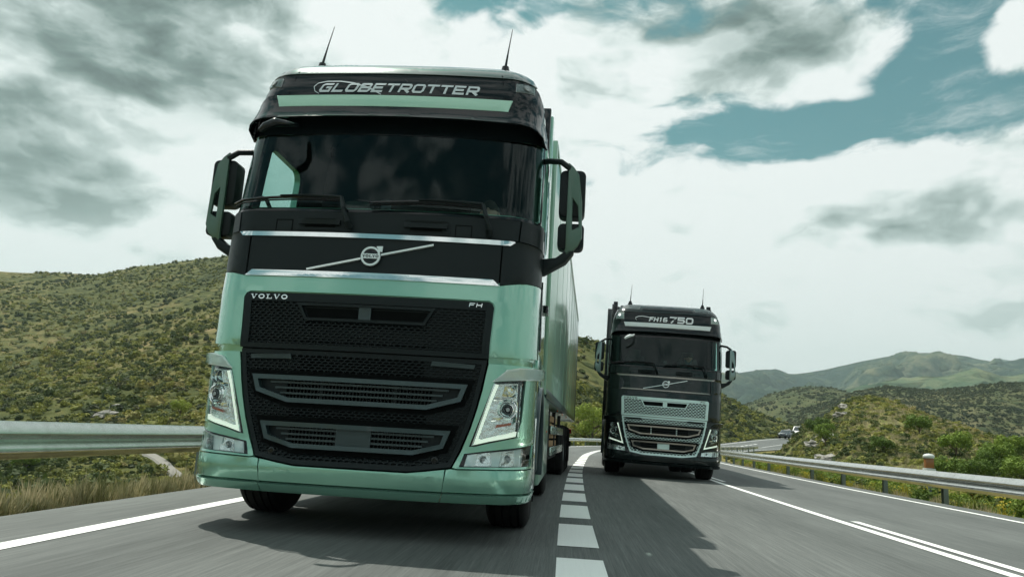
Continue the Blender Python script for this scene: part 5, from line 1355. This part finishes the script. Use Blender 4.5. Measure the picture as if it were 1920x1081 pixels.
# ------------------------------------------------------------------ trailers
def build_trailer(label, T, dyaw, mat, back=13.6, green=True):
    o = place(T, (0, 4.3, 0)); r = empty('semi_trailer', o, (0, T[1][1], T[1][2] - dyaw), label=label, category='trailer', group='box trailers behind the trucks')
    # local origin at the kingpin
    y0, y1 = -1.35, -1.35 + back
    b = prism('box_body', [(-1.275, 1.20), (1.275, 1.20), (1.275, 4.06), (-1.275, 4.06)], 1, y0, y1, mat, r, .03)
    box('rear_frame', (-1.283, y1 - .05, 1.18), (1.283, y1 + .03, 4.07), M_SATIN, b, .01)
    for s in (-1, 1):
        box('bottom_rail', (s * 1.277 - .01, y0 + .1, 1.17), (s * 1.277 + .012, y1 - .1, 1.27), M_TRIM if green else M_PLASTIC, b, .004)
        box('top_rail', (s * 1.277 - .01, y0 + .1, 3.98), (s * 1.277 + .012, y1 - .1, 4.05), mat, b, .004)
        box('corner_post', (s * 1.265 - .03, y0 - .012, 1.20), (s * 1.265 + .022, y0 + .10, 4.055), mat, b, .012)
        for y in (1.6, 3.4, 5.2, 10.2): box('marker_lamp', (s * 1.28 - .005, y, 1.11), (s * 1.28 + .008, y + .05, 1.135), M_ORANGE, r, .003)
    box('front_fairing', (-1.0, y0 - .22, 2.6), (1.0, y0 - .01, 3.95), M_TRIM if green else M_PLASTIC, r, .05)
    box('chassis_frame', (-.5, y0 + .3, .95), (.5, y1 - .2, 1.19), M_CHASSIS, r, .01)
    for s in (-1, 1):
        box('landing_leg', (s * .85 - .07, 1.1, .25), (s * .85 + .07, 1.25, 1.15), M_CHASSIS, r, .01)
        for z in (.55, .85): box('side_guard_rail', (s * 1.20 - .02, 1.5, z - .06), (s * 1.20 + .02, 5.6, z + .06), M_ALU if green else M_CHASSIS, r, .01)
        for y in (1.7, 3.4, 5.4): box('side_guard_post', (s * 1.14 - .03, y - .04, .45), (s * 1.14 + .03, y + .04, 1.15), M_CHASSIS, r, .01)
        pc = box('pallet_rack', (s * .93 - .22, 2.1, .42), (s * .93 + .22, 4.4, .46), M_CHASSIS, r, .005)
        for i in range(5): box('pallet', (s * .93 - .20, 2.2, .48 + i * .125), (s * .93 + .22, 4.3, .57 + i * .125), M_WOOD, pc, .004)
        for y in (6.6, 7.95, 9.3): build_wheel(r, s * 1.03, y, .36, driven=True)
        box('mud_flap', (min(s * .85, s * 1.22), 10.0, .18), (max(s * .85, s * 1.22), 10.03, .95), M_RUBBER, r, .004)
        box('tail_lamp', (s * 1.0 - .2, y1 - .02, .85), (s * 1.0 + .2, y1 + .03, .98), M_RED, r, .01)
    box('rear_bumper', (-1.2, y1 - .15, .5), (1.2, y1 - .05, .65), M_CHASSIS, r, .01)
    for k in range(1, 9):
        y = y0 + k * back / 9
        for s in (-1, 1): box('panel_joint', (s * 1.2765 - .002, y - .010, 1.28), (s * 1.2765 + .002, y + .010, 3.97), mat, b, 0)
    return r
build_trailer('long glossy green box trailer with a diamond pattern on its side, behind the green truck', T1, .030, M_TRAILER)
build_trailer('dark box trailer almost hidden behind the dark truck', T2, .01, M_TRAILERDK, 13.6, False)

# ------------------------------------------------------------------ far vehicles
M_CARDK = pbr('car_dark', (.03, .035, .045), .3, .3, 1., .05, 3.)
M_CARW = pbr('car_white', (.78, .78, .76), .35, 0, .8, .03, 3.)
M_CARGL = pbr('car_window', (.02, .03, .035), .08, 0, .5, .1, 3.)
def build_car(name, label, cat, loc, rot, mat, van):
    r = empty(name, loc, (0, 0, rot), label=label, category=cat, group='vehicles on the distant bend')
    H = 2.0 if van else 1.45; L_ = 4.6 if van else 4.3
    prof = [(-L_ / 2, .35), (L_ / 2, .35), (L_ / 2, .95), (L_ / 2 - .1, H - .1), (L_ / 2 - .3, H), (-.4, H), (-1.2, 1.15), (-L_ / 2 + .1, .95)] if van else [(-L_ / 2, .32), (L_ / 2, .32), (L_ / 2, .85), (L_ / 2 - .35, 1.0), (1.2, H), (-.35, H), (-1.15, .98), (-L_ / 2 + .05, .80)]
    b = prism('body', prof, 0, -.87, .87, mat, r, .06)
    ws = [(-1.12, 1.16), (-.45, H - .08), (-.48, H - .06), (-1.16, 1.18)] if van else [(-1.08, 1.0), (-.40, H - .06), (-.44, H - .04), (-1.12, 1.02)]
    bm = bmesh.new(); (ya, za), (yb, zb) = ws[3], ws[2]
    for q in [[(-.74, ya - .01, za), (.74, ya - .01, za), (.66, yb - .01, zb), (-.66, yb - .01, zb)]]: bm.faces.new([bm.verts.new(p) for p in q])
    finish(bm, 'windscreen', M_CARGL, r, smooth=0)
    for s in (-1, 1):
        prism('side_window', [(-.85, 1.10), (L_ / 2 - .5, 1.10), (L_ / 2 - .6, H - .15), (-.45, H - .15)] if van else [(-.85, 1.0), (1.5, 1.0), (1.1, H - .1), (-.38, H - .1)], 0, s * .872 - .004, s * .872 + .004, M_CARGL, r, 0)
        for y in (-1.35, 1.35): lathe('wheel', [(-.1, .2), (-.1, .31), (.1, .31), (.1, .2), (.08, 0)], (s * .78, y, .32), (s, 0, 0), M_RUBBER, r, 20)
        box('headlight', (s * .62 - .14, -L_ / 2 + .0, .62), (s * .62 + .14, -L_ / 2 + .12, .76), M_REFL, r, .02)
    return r
def road_frame(s, l):
    p = road_pt(s, l); q = road_pt(s + 1, l) - p; return p, math.atan2(-q.x, q.y)
SC_, RC = None, None
p, a = road_frame(146, -2.5); build_car('parked_car', 'tiny dark car on the distant bend beside the rocky mound', 'car', p, a, M_CARDK, False)
p, a = road_frame(153, -2.7); build_car('van', 'tiny white van behind the dark car on the distant bend', 'van', p, a, M_CARW, True)

# ------------------------------------------------------------------ haze
def add_haze(dens):
    bm = bmesh.new(); bmesh.ops.create_cube(bm, size=1)
    for v in bm.verts: v.co = Vector((v.co.x * 9600, v.co.y * 9600, 0)) + Vector((0, 0, 600 if v.co.z > 0 else -60))
    me = bpy.data.meshes.new('haze'); bm.to_mesh(me); bm.free()
    m = bpy.data.materials.new('haze'); m.use_nodes = True; t = m.node_tree; t.nodes.clear()
    o = t.nodes.new('ShaderNodeOutputMaterial'); v = t.nodes.new('ShaderNodeVolumePrincipled'); v.inputs['Density'].default_value = dens; v.inputs['Color'].default_value = (.70, .90, .90, 1); v.inputs['Anisotropy'].default_value = .2
    t.links.new(v.outputs[0], o.inputs['Volume']); link('haze', me, m, kind='stuff')
add_haze(.00017)
